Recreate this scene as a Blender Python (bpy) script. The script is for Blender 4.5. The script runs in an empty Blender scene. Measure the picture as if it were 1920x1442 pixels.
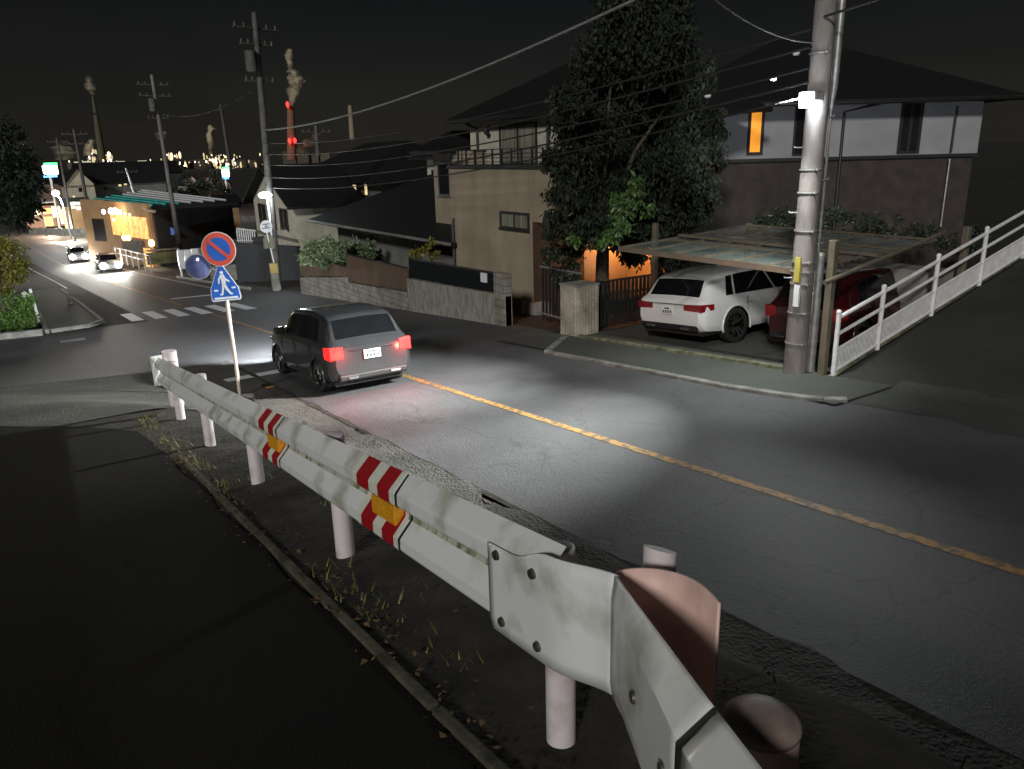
import bpy, math, random
import numpy as np
from mathutils import Vector, Matrix, noise as mnoise
random.seed(7); rng = np.random.default_rng(7)
R = math.radians; PI = math.pi
scene = bpy.context.scene; COL = scene.collection

# ------------------------------------------------------------------ camera
Rt = Vector((0.83479007, -0.54999747, -0.0250663)); Up = Vector((0.17864987, 0.22752941, 0.95724323)); Fw = Vector((0.52077803, 0.80357523, -0.28819627))
CAM = Vector((0, 0, 3.1)); FP = 1450.0; CX, CY = 960.0, 721.0
cd = bpy.data.cameras.new('camera'); cam = bpy.data.objects.new('camera', cd); COL.objects.link(cam)
cd.sensor_width = 36; cd.lens = FP / 1920 * 36; cd.clip_start = 0.05; cd.clip_end = 6000
m = Matrix.Identity(4)
for i in range(3):
    m[i][0] = Rt[i]; m[i][1] = Up[i]; m[i][2] = -Fw[i]; m[i][3] = CAM[i]
cam.matrix_world = m; scene.camera = cam

# ------------------------------------------------------------------ sky, moonlight, exposure
scene.view_settings.view_transform = 'Standard'; scene.view_settings.look = 'None'
scene.view_settings.exposure = 0; scene.view_settings.gamma = 1
w = bpy.data.worlds.new("World"); scene.world = w; w.use_nodes = True
nt = w.node_tree; nt.nodes.clear()
wo = nt.nodes.new('ShaderNodeOutputWorld'); add = nt.nodes.new('ShaderNodeAddShader')
b1 = nt.nodes.new('ShaderNodeBackground'); b2 = nt.nodes.new('ShaderNodeBackground')
sky = nt.nodes.new('ShaderNodeTexSky'); sky.sky_type = 'NISHITA'; sky.sun_disc = False
SUN_EL, SUN_AZ = R(24), R(230)     # azimuth clockwise from +Y
sky.sun_elevation = SUN_EL; sky.sun_rotation = SUN_AZ
nt.links.new(sky.outputs[0], b1.inputs[0]); b1.inputs[1].default_value = 0.0006
tc = nt.nodes.new('ShaderNodeTexCoord'); sx = nt.nodes.new('ShaderNodeSeparateXYZ'); cr = nt.nodes.new('ShaderNodeValToRGB')
nt.links.new(tc.outputs['Generated'], sx.inputs[0]); nt.links.new(sx.outputs['Z'], cr.inputs[0]); nt.links.new(cr.outputs[0], b2.inputs[0])
e = cr.color_ramp.elements; e[0].position = 0.0; e[0].color = (.0150, .0133, .0110, 1); e[1].position = .34; e[1].color = (.0022, .0021, .0022, 1)
q = e.new(.10); q.color = (.0082, .0076, .0068, 1); q = e.new(.2); q.color = (.0042, .0040, .0038, 1)
b2.inputs[1].default_value = 1.0
skn = nt.nodes.new('ShaderNodeTexNoise'); skn.inputs['Scale'].default_value = 2.2; skn.inputs['Detail'].default_value = 6; skm = nt.nodes.new('ShaderNodeMapping'); skm.inputs['Scale'].default_value = (1, 1, 3.5)
nt.links.new(tc.outputs['Generated'], skm.inputs[0]); nt.links.new(skm.outputs[0], skn.inputs[0]); skr = nt.nodes.new('ShaderNodeMapRange'); skr.inputs[1].default_value = .3; skr.inputs[2].default_value = .7; skr.inputs[3].default_value = .72; skr.inputs[4].default_value = 1.22
nt.links.new(skn.outputs[0], skr.inputs[0]); nt.links.new(skr.outputs[0], b2.inputs[1])
nt.links.new(b1.outputs[0], add.inputs[0]); nt.links.new(b2.outputs[0], add.inputs[1]); nt.links.new(add.outputs[0], wo.inputs[0])
sl = bpy.data.lights.new('sun', 'SUN'); sl.energy = 1.55; sl.angle = R(6); sl.color = (1.0, .98, .94)
so = bpy.data.objects.new('sun', sl); COL.objects.link(so)
sv = Vector((math.sin(SUN_AZ) * math.cos(SUN_EL), math.cos(SUN_AZ) * math.cos(SUN_EL), math.sin(SUN_EL)))
so.rotation_euler = sv.to_track_quat('Z', 'Y').to_euler()

# ------------------------------------------------------------------ helpers
def ray(x, y): return Fw + Rt * ((x - CX) / FP) - Up * ((y - CY) / FP)
def atY(x, y, Y): r = ray(x, y); return CAM + r * (Y / r.y)
def atX(x, y, X): r = ray(x, y); return CAM + r * (X / r.x)
def ss(a, b, x): t = min(1, max(0, (x - a) / (b - a))); return t * t * (3 - 2 * t)
SL = 0.08327
def zroad(Y):
    if Y < 60: return -SL * Y
    if Y > 104: return -SL * 60 - SL * 22
    t = Y - 60; return -SL * 60 - SL * (t - t * t / 88)
def xbend(Y): return 0 if Y < 60 else (-.065 * (Y - 60) ** 2 / 40 if Y < 80 else -.065 * (Y - 70))
def zside(Y): return 1.60 - .15 * Y
def ground(X, Y):
    z = zroad(Y)
    if X < 4.1 and Y < 26:
        k = ss(8, 24, Y); a = 1.7 - 7 * k; b = 3.75
        t = 1 - ss(a, b, X)
        z += max(0, zside(Y) - z) * t
    if X > 11.0 and Y < 7.42:
        z = max(z, -SL * Y + .24 * (X - 11.0)) if Y > -8 else z
    return z
ORG = {}
class MB:
    def __init__(s): s.v = []; s.f = []; s.m = []
    def face(s, pts, mi=0):
        b = len(s.v); s.v += [tuple(p) for p in pts]; s.f.append(tuple(range(b, b + len(pts)))); s.m.append(mi)
    def mesh(s, V, Fs, mi=0):
        b = len(s.v); s.v += [tuple(p) for p in V]; s.f += [tuple(b + i for i in f) for f in Fs]; s.m += [mi] * len(Fs)
    def box(s, a, b, mi=0, rz=0, piv=None):
        x0, y0, z0 = a; x1, y1, z1 = b
        V = [(x0,y0,z0),(x1,y0,z0),(x1,y1,z0),(x0,y1,z0),(x0,y0,z1),(x1,y0,z1),(x1,y1,z1),(x0,y1,z1)]
        if rz:
            px, py = piv or ((x0+x1)/2, (y0+y1)/2); c, sn = math.cos(rz), math.sin(rz)
            V = [(px+(x-px)*c-(y-py)*sn, py+(x-px)*sn+(y-py)*c, z) for x, y, z in V]
        s.mesh(V, [(0,3,2,1),(4,5,6,7),(0,1,5,4),(1,2,6,5),(2,3,7,6),(3,0,4,7)], mi)
    def hexa(s, V, mi=0): s.mesh(V, [(0,3,2,1),(4,5,6,7),(0,1,5,4),(1,2,6,5),(2,3,7,6),(3,0,4,7)], mi)
    def wallseg(s, p, q, th, z0a, z0b, z1a, z1b, mi=0):     # wall between two ground points
        p = Vector(p[:2]); q = Vector(q[:2]); n = Vector((-(q-p).y, (q-p).x)).normalized() * th / 2
        s.hexa([(p.x-n.x,p.y-n.y,z0a),(q.x-n.x,q.y-n.y,z0b),(q.x+n.x,q.y+n.y,z0b),(p.x+n.x,p.y+n.y,z0a),
                (p.x-n.x,p.y-n.y,z1a),(q.x-n.x,q.y-n.y,z1b),(q.x+n.x,q.y+n.y,z1b),(p.x+n.x,p.y+n.y,z1a)], mi)
    def tube(s, pts, r, n=10, mi=0, cap=True):
        P = [Vector(p) for p in pts]; rr = r if isinstance(r, (list, tuple)) else [r] * len(P); b = len(s.v); up = None
        for i, p in enumerate(P):
            t = (P[min(i+1, len(P)-1)] - P[max(i-1, 0)]).normalized()
            if up is None: up = Vector((1, 0, 0)) if abs(t.x) < .8 else Vector((0, 1, 0))
            x = t.cross(up).normalized(); up = x.cross(t).normalized()
            for k in range(n):
                a = 2*PI*k/n; s.v.append(tuple(p + x*math.cos(a)*rr[i] + up*math.sin(a)*rr[i]))
        for i in range(len(P)-1):
            for k in range(n):
                k2 = (k+1) % n; s.f.append((b+i*n+k, b+(i+1)*n+k, b+(i+1)*n+k2, b+i*n+k2)); s.m.append(mi)
        if cap:
            s.f.append(tuple(b+k for k in range(n))); s.f.append(tuple(b+(len(P)-1)*n+k for k in reversed(range(n)))); s.m += [mi, mi]
    def sphere(s, c, r, n=10, sc=(1,1,1), mi=0):
        V = []; Fs = []
        for i in range(n+1):
            th = PI*i/n
            for k in range(n*2):
                a = PI*k/n; V.append((c[0]+r*sc[0]*math.sin(th)*math.cos(a), c[1]+r*sc[1]*math.sin(th)*math.sin(a), c[2]+r*sc[2]*math.cos(th)))
        for i in range(n):
            for k in range(n*2):
                k2 = (k+1) % (n*2); Fs.append((i*2*n+k, (i+1)*2*n+k, (i+1)*2*n+k2, i*2*n+k2))
        s.mesh(V, Fs, mi)
    def plate(s, poly, frame, th=.01, mi=0):      # 2-D polygon extruded along frame normal; frame=(origin, ex, ey)
        o, ex, ey = [Vector(a) for a in frame]; n = ex.cross(ey).normalized()
        A = [o+ex*x+ey*y for x, y in poly]; B = [p - n*th for p in A]; k = len(poly)
        s.mesh(A+B, [tuple(range(k)), tuple(reversed(range(k, 2*k)))] + [(i, k+i, k+(i+1) % k, (i+1) % k) for i in range(k)], mi)
    def build(s, name, mats, parent=None, smooth=False, local=False, bevel=0, angle=None):
        me = bpy.data.meshes.new(name)
        o0 = Vector((0,0,0)) if (local or parent is None) else ORG.get(parent.name, Vector((0,0,0)))
        if local or o0.length == 0: V = s.v
        else: V = [(x-o0.x, y-o0.y, z-o0.z) for x, y, z in s.v]
        me.from_pydata(V, [], s.f); mats = mats if isinstance(mats, (list, tuple)) else [mats]
        for mt in mats: me.materials.append(mt)
        if len(mats) > 1: me.polygons.foreach_set('material_index', s.m)
        if smooth: me.polygons.foreach_set('use_smooth', [True]*len(s.f))
        me.update(); ob = bpy.data.objects.new(name, me); COL.objects.link(ob)
        if parent is not None: ob.parent = parent
        ORG[ob.name] = o0 if parent is not None else Vector((0,0,0))
        if bevel:
            bm_ = ob.modifiers.new('bevel', 'BEVEL'); bm_.width = bevel; bm_.segments = 2; bm_.limit_method = 'ANGLE'
        if angle:
            me.polygons.foreach_set('use_smooth', [True]*len(s.f))
            try: me.set_sharp_from_angle(angle=R(angle))
            except Exception: pass
        return ob
def tag(o, label=None, cat=None, group=None, kind=None):
    if label: o['label'] = label
    if cat: o['category'] = cat
    if group: o['group'] = group
    if kind: o['kind'] = kind
    return o
def empty(name, loc, label=None, cat=None, group=None, rot=(0,0,0)):
    o = bpy.data.objects.new(name, None); COL.objects.link(o); o.location = loc; o.rotation_euler = rot; o.empty_display_size = .2
    ORG[o.name] = Vector(loc) if tuple(rot) == (0,0,0) else Vector((0,0,0)); tag(o, label, cat, group); return o
def kids(o): return [c for c in bpy.data.objects if c.parent == o]
def copy_tree(o, parent=None):
    c = o.copy(); COL.objects.link(c)
    if parent is not None: c.parent = parent
    for ch in kids(o): copy_tree(ch, c)
    return c
def text_mesh(body, frame, size, mat_, name, parent, th=.004):
    cu = bpy.data.curves.new(name, 'FONT'); cu.body = body; cu.size = size; cu.align_x = 'CENTER'; cu.align_y = 'CENTER'; cu.extrude = th/2
    t = bpy.data.objects.new(name, cu); COL.objects.link(t)
    dg = bpy.context.evaluated_depsgraph_get(); me = bpy.data.meshes.new_from_object(t.evaluated_get(dg)); bpy.data.objects.remove(t)
    o, ex, ey = [Vector(a) for a in frame]; n = ex.cross(ey).normalized()
    o0 = ORG.get(parent.name, Vector((0,0,0)))
    for v in me.vertices: p = o + ex*v.co.x + ey*v.co.y + n*v.co.z - o0; v.co = p
    me.materials.clear(); me.materials.append(mat_); ob = bpy.data.objects.new(name, me); COL.objects.link(ob); ob.parent = parent; return ob

# ------------------------------------------------------------------ materials
def mat(name, col, rough=.7, metal=0, var=.15, scale=3.0, bump=0, bscale=None, col2=None, stretch=None, coat=0, detail=6, lo=.35, hi=.7, trans=0, spec=.5):
    mt = bpy.data.materials.new(name); mt.use_nodes = True; n = mt.node_tree; bs = n.nodes['Principled BSDF']
    tcn = n.nodes.new('ShaderNodeTexCoord'); mp = n.nodes.new('ShaderNodeMapping'); n.links.new(tcn.outputs['Object'], mp.inputs[0])
    if stretch: mp.inputs['Scale'].default_value = stretch
    nz = n.nodes.new('ShaderNodeTexNoise'); nz.inputs['Scale'].default_value = scale; nz.inputs['Detail'].default_value = detail
    n.links.new(mp.outputs[0], nz.inputs[0]); rp = n.nodes.new('ShaderNodeValToRGB'); n.links.new(nz.outputs[0], rp.inputs[0])
    c2 = col2 or tuple(min(1, c*(1-var)) for c in col); c1 = col if col2 else tuple(min(1, c*(1+var)) for c in col)
    rp.color_ramp.elements[0].position = lo; rp.color_ramp.elements[1].position = hi
    rp.color_ramp.elements[0].color = (*c2, 1); rp.color_ramp.elements[1].color = (*c1, 1)
    n.links.new(rp.outputs[0], bs.inputs['Base Color']); bs.inputs['Roughness'].default_value = rough; bs.inputs['Metallic'].default_value = metal
    bs.inputs['Specular IOR Level'].default_value = spec
    if coat: bs.inputs['Coat Weight'].default_value = coat; bs.inputs['Coat Roughness'].default_value = .06
    if bump:
        nb = n.nodes.new('ShaderNodeTexNoise'); nb.inputs['Scale'].default_value = bscale or scale*6; nb.inputs['Detail'].default_value = 5
        n.links.new(mp.outputs[0], nb.inputs[0]); bp = n.nodes.new('ShaderNodeBump'); bp.inputs['Strength'].default_value = bump; bp.inputs['Distance'].default_value = .02
        n.links.new(nb.outputs[0], bp.inputs['Height']); n.links.new(bp.outputs[0], bs.inputs['Normal'])
    if trans: bs.inputs['Transmission Weight'].default_value = trans
    return mt
def emat(name, col, s):
    mt = bpy.data.materials.new(name); mt.use_nodes = True; bs = mt.node_tree.nodes['Principled BSDF']
    bs.inputs['Base Color'].default_value = (*[c*.8 for c in col], 1); bs.inputs['Emission Color'].default_value = (*col, 1); bs.inputs['Emission Strength'].default_value = s
    return mt
def emat_noise(name, col, s, scale=3, lo=.3):
    mt = emat(name, col, s); n = mt.node_tree; nz = n.nodes.new('ShaderNodeTexNoise'); nz.inputs['Scale'].default_value = scale
    tcn = n.nodes.new('ShaderNodeTexCoord'); n.links.new(tcn.outputs['Object'], nz.inputs[0])
    mr = n.nodes.new('ShaderNodeMapRange'); mr.inputs[1].default_value = .3; mr.inputs[2].default_value = .7; mr.inputs[3].default_value = s*lo; mr.inputs[4].default_value = s
    n.links.new(nz.outputs[0], mr.inputs[0]); n.links.new(mr.outputs[0], n.nodes['Principled BSDF'].inputs['Emission Strength']); return mt
def brick(name, c1, c2, mortar, sc, bw=.5, rh=.25, ms=.02, rough=.8, vert=False, plane='YZ', bump=.4):
    mt = mat(name, c1, rough); n = mt.node_tree; bs = n.nodes['Principled BSDF']; tcn = n.nodes.new('ShaderNodeTexCoord')
    sp = n.nodes.new('ShaderNodeSeparateXYZ'); n.links.new(tcn.outputs['Object'], sp.inputs[0]); cb = n.nodes.new('ShaderNodeCombineXYZ')
    if plane == 'SUM':
        ad = n.nodes.new('ShaderNodeMath'); n.links.new(sp.outputs['X'], ad.inputs[0]); n.links.new(sp.outputs['Y'], ad.inputs[1]); n.links.new(ad.outputs[0], cb.inputs[0])
    else: n.links.new(sp.outputs[plane[0]], cb.inputs[0])
    n.links.new(sp.outputs[plane[1]] if plane != 'SUM' else sp.outputs['Z'], cb.inputs[1])
    bk = n.nodes.new('ShaderNodeTexBrick'); n.links.new(cb.outputs[0], bk.inputs[0]); bk.inputs['Color1'].default_value = (*c1, 1); bk.inputs['Color2'].default_value = (*c2, 1)
    bk.inputs['Mortar'].default_value = (*mortar, 1); bk.inputs['Scale'].default_value = sc; bk.inputs['Brick Width'].default_value = bw; bk.inputs['Row Height'].default_value = rh
    bk.inputs['Mortar Size'].default_value = ms; nz = n.nodes.new('ShaderNodeTexNoise'); nz.inputs['Scale'].default_value = 2.2; nz.inputs['Detail'].default_value = 8
    n.links.new(tcn.outputs['Object'], nz.inputs[0]); mx = n.nodes.new('ShaderNodeMixRGB'); mx.blend_type = 'MULTIPLY'; mx.inputs[0].default_value = .7
    rp = n.nodes.new('ShaderNodeValToRGB'); rp.color_ramp.elements[0].position = .3; rp.color_ramp.elements[0].color = (.35,.35,.35,1); rp.color_ramp.elements[1].position = .65
    n.links.new(nz.outputs[0], rp.inputs[0]); n.links.new(bk.outputs[0], mx.inputs[1]); n.links.new(rp.outputs[0], mx.inputs[2]); n.links.new(mx.outputs[0], bs.inputs['Base Color'])
    bp = n.nodes.new('ShaderNodeBump'); bp.inputs['Strength'].default_value = bump; bp.inputs['Distance'].default_value = .01; bp.invert = True
    n.links.new(bk.outputs['Fac'], bp.inputs['Height']); n.links.new(bp.outputs[0], bs.inputs['Normal']); return mt
def asphalt(name, c, patch=.5, cracks=True, scale=1.0, rough=.62, coarse=0):
    mt = bpy.data.materials.new(name); mt.use_nodes = True; n = mt.node_tree; bs = n.nodes['Principled BSDF']
    tcn = n.nodes.new('ShaderNodeTexCoord')
    big = n.nodes.new('ShaderNodeTexNoise'); big.inputs['Scale'].default_value = .35*scale; big.inputs['Detail'].default_value = 8; big.inputs['Roughness'].default_value = .62
    fine = n.nodes.new('ShaderNodeTexNoise'); fine.inputs['Scale'].default_value = 95; fine.inputs['Detail'].default_value = 3
    for a in (big, fine): n.links.new(tcn.outputs['Object'], a.inputs[0])
    rp = n.nodes.new('ShaderNodeValToRGB'); rp.color_ramp.elements[0].position = .33; rp.color_ramp.elements[1].position = .68
    rp.color_ramp.elements[0].color = (*[v*(1-patch*.55) for v in c], 1); rp.color_ramp.elements[1].color = (*[v*(1+patch*.45) for v in c], 1)
    n.links.new(big.outputs[0], rp.inputs[0])
    r2 = n.nodes.new('ShaderNodeValToRGB'); r2.color_ramp.elements[0].position = .35; r2.color_ramp.elements[1].position = .7; r2.color_ramp.elements[0].color = (.55,.55,.55,1); r2.color_ramp.elements[1].color = (1.35,1.33,1.3,1)
    n.links.new(fine.outputs[0], r2.inputs[0]); mx = n.nodes.new('ShaderNodeMixRGB'); mx.blend_type = 'MULTIPLY'; mx.inputs[0].default_value = .8
    n.links.new(rp.outputs[0], mx.inputs[1]); n.links.new(r2.outputs[0], mx.inputs[2]); last = mx.outputs[0]
    bp = n.nodes.new('ShaderNodeBump'); bp.inputs['Strength'].default_value = .55; bp.inputs['Distance'].default_value = .012
    n.links.new(fine.outputs[0], bp.inputs['Height'])
    if coarse:
        c_ = n.nodes.new('ShaderNodeTexVoronoi'); c_.inputs['Scale'].default_value = 30; n.links.new(tcn.outputs['Object'], c_.inputs[0]); c2_ = n.nodes.new('ShaderNodeTexNoise'); c2_.inputs['Scale'].default_value = 9; c2_.inputs['Detail'].default_value = 10; n.links.new(tcn.outputs['Object'], c2_.inputs[0])
        ad_ = n.nodes.new('ShaderNodeMath'); ad_.operation = 'MULTIPLY_ADD'; n.links.new(c_.outputs['Distance'], ad_.inputs[0]); ad_.inputs[1].default_value = .5; n.links.new(c2_.outputs[0], ad_.inputs[2]); bq = n.nodes.new('ShaderNodeBump'); bq.inputs['Strength'].default_value = coarse; bq.inputs['Distance'].default_value = .06
        n.links.new(ad_.outputs[0], bq.inputs['Height']); n.links.new(bq.outputs[0], bp.inputs['Normal'])
    if cracks:
        wp = n.nodes.new('ShaderNodeTexNoise'); wp.inputs['Scale'].default_value = 1.6; wp.inputs['Detail'].default_value = 5; n.links.new(tcn.outputs['Object'], wp.inputs[0])
        av = n.nodes.new('ShaderNodeMixRGB'); av.blend_type = 'ADD'; av.inputs[0].default_value = .55; n.links.new(tcn.outputs['Object'], av.inputs[1]); n.links.new(wp.outputs['Color'], av.inputs[2])
        vo = n.nodes.new('ShaderNodeTexVoronoi'); vo.feature = 'DISTANCE_TO_EDGE'; vo.inputs['Scale'].default_value = .55*scale; n.links.new(av.outputs[0], vo.inputs[0])
        r3 = n.nodes.new('ShaderNodeValToRGB'); r3.color_ramp.elements[0].position = .0; r3.color_ramp.elements[0].color = (.5,.5,.5,1); r3.color_ramp.elements[1].position = .012; r3.color_ramp.elements[1].color = (1,1,1,1)
        n.links.new(vo.outputs['Distance'], r3.inputs[0]); m2 = n.nodes.new('ShaderNodeMixRGB'); m2.blend_type = 'MULTIPLY'; m2.inputs[0].default_value = .6
        n.links.new(last, m2.inputs[1]); n.links.new(r3.outputs[0], m2.inputs[2]); last = m2.outputs[0]
    n.links.new(last, bs.inputs['Base Color']); n.links.new(bp.outputs[0], bs.inputs['Normal'])
    mr = n.nodes.new('ShaderNodeMapRange'); mr.inputs[3].default_value = rough-.12; mr.inputs[4].default_value = rough+.2; n.links.new(big.outputs[0], mr.inputs[0]); n.links.new(mr.outputs[0], bs.inputs['Roughness'])
    return mt
def paint_worn(name, col, under, cover=.45, rough=.6, scale=14):
    return mat(name, col, rough, col2=under, scale=scale, lo=cover-.1, hi=cover+.02, detail=10, bump=.3, bscale=80)

M = {}
M['asphalt'] = asphalt('road asphalt', (.085,.085,.089), .75, coarse=.12)
M['old_asphalt'] = asphalt('old asphalt', (.085,.082,.072), .9, True, 1.9, .85, .5)
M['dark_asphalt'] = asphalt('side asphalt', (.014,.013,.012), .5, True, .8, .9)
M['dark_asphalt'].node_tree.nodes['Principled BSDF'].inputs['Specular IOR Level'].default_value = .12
M['lane_asphalt'] = asphalt('lane asphalt', (.042,.043,.038), .8, True, .9, .85, .3)
M['walk'] = asphalt('sidewalk asphalt', (.075,.080,.070), .6, True, .8, .75)
M['soil'] = mat('soil', (.045,.036,.024), .95, col2=(.012,.010,.007), scale=5, bump=1, bscale=26, detail=10)
M['town'] = mat('town ground', (.03,.03,.028), .9, col2=(.012,.012,.011), scale=.05, bump=.3)
M['concrete'] = mat('concrete', (.30,.29,.26), .85, col2=(.16,.155,.13), scale=2.5, bump=.35, bscale=40, detail=10)
M['kerb'] = mat('kerb concrete', (.30,.30,.27), .85, col2=(.13,.13,.11), scale=4, bump=.5, bscale=50, detail=10)
M['mossy'] = mat('mossy concrete', (.24,.23,.15), .9, col2=(.07,.075,.04), scale=5, bump=.5, bscale=50, detail=10)
M['channel'] = mat('dirty channel', (.12,.11,.07), .95, col2=(.03,.03,.02), scale=7, bump=.6, bscale=40, detail=12)
M['white_line'] = paint_worn('worn white road paint', (.80,.82,.85), (.22,.22,.23), .38)
M['yellow_line'] = paint_worn('worn yellow road paint', (.34,.18,.05), (.11,.085,.05), .52, scale=11)
M['rail'] = mat('guardrail white paint', (.80,.82,.81), .42, col2=(.46,.48,.40), scale=4.5, bump=.06, bscale=22, detail=14, lo=.35, hi=.50, coat=.2)
M['moss_rail'] = mat('mossy streaked rail', (.50,.51,.43), .6, col2=(.13,.16,.06), scale=9, stretch=(1,2,.8), bump=.3, bscale=60, detail=12, lo=.34, hi=.52)
M['rail_warm_tint'] = mat('pink tint for warm light', (.82,.56,.49), .55, col2=(.58,.38,.33), scale=5, detail=12, lo=.32, hi=.5, bump=.05)  # warm light on the white steel is put into this pink colour
M['post_paint'] = mat('post paint', (.72,.65,.66), .5, col2=(.46,.38,.36), scale=5, bump=.08, detail=12, lo=.33, hi=.5)  # slight pink tint stands in for warm light on the posts
M['bolt'] = mat('bolt', (.11,.10,.08), .5, .6, var=.3, scale=20)
M['red_tape'] = mat('red reflective tape', (.34,.012,.016), .7, var=.15, scale=60, spec=.12)
M['white_tape'] = mat('white reflective tape', (.70,.72,.62), .6, var=.06, scale=60)
M['orange'] = mat('amber reflector', (.80,.36,.02), .35, var=.2, scale=60)
M['black'] = mat('black rubber', (.012,.012,.012), .6)
M['pole'] = mat('pole concrete', (.26,.235,.22), .85, col2=(.13,.115,.105), scale=3, bump=.3, bscale=40, stretch=(1,1,.35), detail=10)
M['dark_pole'] = mat('dark pole', (.10,.095,.085), .8, var=.3, scale=2)
M['metal'] = mat('galvanised metal', (.45,.45,.44), .45, .7, var=.2, scale=8)
M['steel_white'] = mat('white painted steel', (.80,.80,.80), .45, var=.12, scale=6, bump=.05)
M['cable'] = mat('cable', (.02,.02,.02), .6)
M['cable_light'] = mat('light cable', (.20,.20,.19), .6)
M['tan'] = mat('tan render wall', (.37,.31,.215), .9, col2=(.24,.20,.14), scale=1.1, bump=.2, bscale=60, detail=11, stretch=(1,1,.6))
M['cream'] = mat('cream siding', (.56,.53,.43), .85, col2=(.42,.40,.32), scale=1.4, bump=.1)
M['greywall'] = mat('grey wall', (.16,.155,.14), .9, col2=(.10,.10,.09), scale=1.1, bump=.1)
M['white_wall'] = mat('pale upper wall', (.30,.30,.32), .85, col2=(.24,.24,.25), scale=1.0, bump=.1)
M['brown_siding'] = brick('brown siding', (.070,.052,.044), (.055,.042,.036), (.03,.024,.02), 6, .6, .22, .03, plane='SUM')
M['roof'] = brick('roof tiles', (.0075,.0075,.008), (.005,.005,.006), (.002,.002,.002), 3, .4, .3, .04, .7, plane='YX', bump=1)
M['frame'] = mat('window frame', (.02,.02,.02), .5)
M['glass'] = mat('dark glass', (.012,.013,.015), .08, var=.3, scale=.8, spec=.8)
M['curtain'] = mat('curtain', (.26,.25,.19), .9, col2=(.12,.12,.09), scale=16, stretch=(1,1,.04), detail=2)
M['lit_yellow'] = emat_noise('lit curtain', (1.0,.78,.40), .95, 4, .6)
M['lit_amber'] = emat_noise('amber window', (1.0,.36,.035), 1.0, 1.6, .6)
M['warm'] = emat_noise('warm interior', (1.0,.55,.18), 1.4, 2.5, .25)
M['cool'] = emat('cool lamp', (.9,.96,1.0), 30)
M['shop'] = emat_noise('shop interior light', (1.0,.86,.66), 1.7, 1.2, .15)
M['redlamp'] = emat('red lamp', (1.0,.02,.02), 12)
M['tile'] = brick('cream pillar tiles', (.66,.60,.49), (.54,.49,.40), (.12,.11,.09), 10, .9, .5, .05, .45, plane='SUM')
[setattr(n_, 'offset', 0) for n_ in M['tile'].node_tree.nodes if n_.bl_idname == 'ShaderNodeTexBrick']
M['block'] = brick('concrete block', (.30,.28,.24), (.25,.235,.2), (.12,.11,.1), 1.0, .4, .2, .012, .9)
M['stripe_block'] = mat('rusticated block', (.34,.325,.29), .9, col2=(.17,.16,.14), scale=5, stretch=(1,2.2,.55), bump=.7, bscale=12, detail=8)
M['brown_panel'] = mat('brown fence panel', (.10,.062,.040), .7, var=.25, scale=3, stretch=(1,1,.3))
M['mesh_panel'] = mat('dark mesh fence', (.009,.011,.013), .9, var=.4, scale=10, spec=.1)
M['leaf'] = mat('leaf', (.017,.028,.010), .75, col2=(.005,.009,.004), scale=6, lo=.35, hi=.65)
M['leaf_lamplit'] = mat('lamplit leaf', (.11,.20,.05), .45, col2=(.03,.07,.02), scale=6)  # lamplight on the crown painted as a lighter green
M['leaf_dark'] = mat('dark leaf', (.028,.045,.018), .55, col2=(.012,.020,.009), scale=4)
M['leaf_pale'] = mat('pale variegated leaf', (.20,.25,.14), .5, col2=(.05,.085,.03), scale=9)
M['leaf_yellow'] = mat('yellow leaf', (.28,.25,.03), .5, col2=(.09,.10,.02), scale=5)
M['leaf_brown'] = mat('dead leaf', (.22,.13,.05), .8, col2=(.09,.05,.02), scale=9)
M['hedge'] = mat('hedge leaf', (.12,.22,.03), .55, col2=(.05,.10,.02), scale=5)
M['bark'] = mat('bark', (.07,.055,.04), .95, var=.4, scale=12, bump=.8, bscale=25)
M['poly'] = mat('polycarbonate sheet', (.36,.43,.40), .35, col2=(.14,.17,.155), scale=1.5, detail=8)
M['alu'] = mat('bronze aluminium', (.22,.19,.14), .4, .4, var=.15, scale=5)
M['car_white'] = mat('white car paint', (.70,.70,.68), .22, var=.02, scale=2, coat=1)
M['car_red'] = mat('dark red car paint', (.035,.003,.004), .22, var=.1, scale=2, coat=1)
M['car_silver'] = mat('silver car paint', (.36,.37,.38), .28, .5, var=.05, scale=2, coat=1)
M['poly'].node_tree.nodes['Principled BSDF'].inputs['Alpha'].default_value = .4
M['car_dark'] = mat('dark grey car paint', (.045,.047,.05), .25, .3, var=.1, scale=2, coat=1)
M['car_glass'] = mat('tinted glass', (.006,.007,.008), .05, var=.1, spec=.9)
M['chrome'] = mat('chrome', (.75,.75,.75), .15, 1)
M['tail'] = mat('tail lens', (.22,.006,.008), .15, var=.3, scale=30, coat=1)
M['tail_lit'] = emat('lit tail lens', (1.0,.035,.02), 9)
M['tyre'] = mat('tyre', (.014,.014,.014), .85, var=.3, scale=30, bump=.3)
M['plate'] = mat('number plate', (.70,.72,.70), .4, var=.03)
M['ink'] = mat('plate ink', (.02,.06,.03), .6)
M['sign_blue'] = mat('sign blue', (.018,.11,.48), .38, var=.12, scale=5)
M['sign_red'] = mat('sign red', (.62,.085,.055), .38, var=.12, scale=5)
M['sign_white'] = mat('sign white', (.70,.72,.74), .38, var=.05, scale=5)
M['rust'] = mat('painted pole with pale rust', (.66,.56,.50), .5, col2=(.38,.27,.2), scale=6, stretch=(1,1,.2), lo=.25, hi=.5)
M['mirror'] = mat('mirror', (.20,.24,.48), .12, .35, col2=(.10,.12,.30), scale=4)  # blue base colour stands in for the reflection

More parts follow.
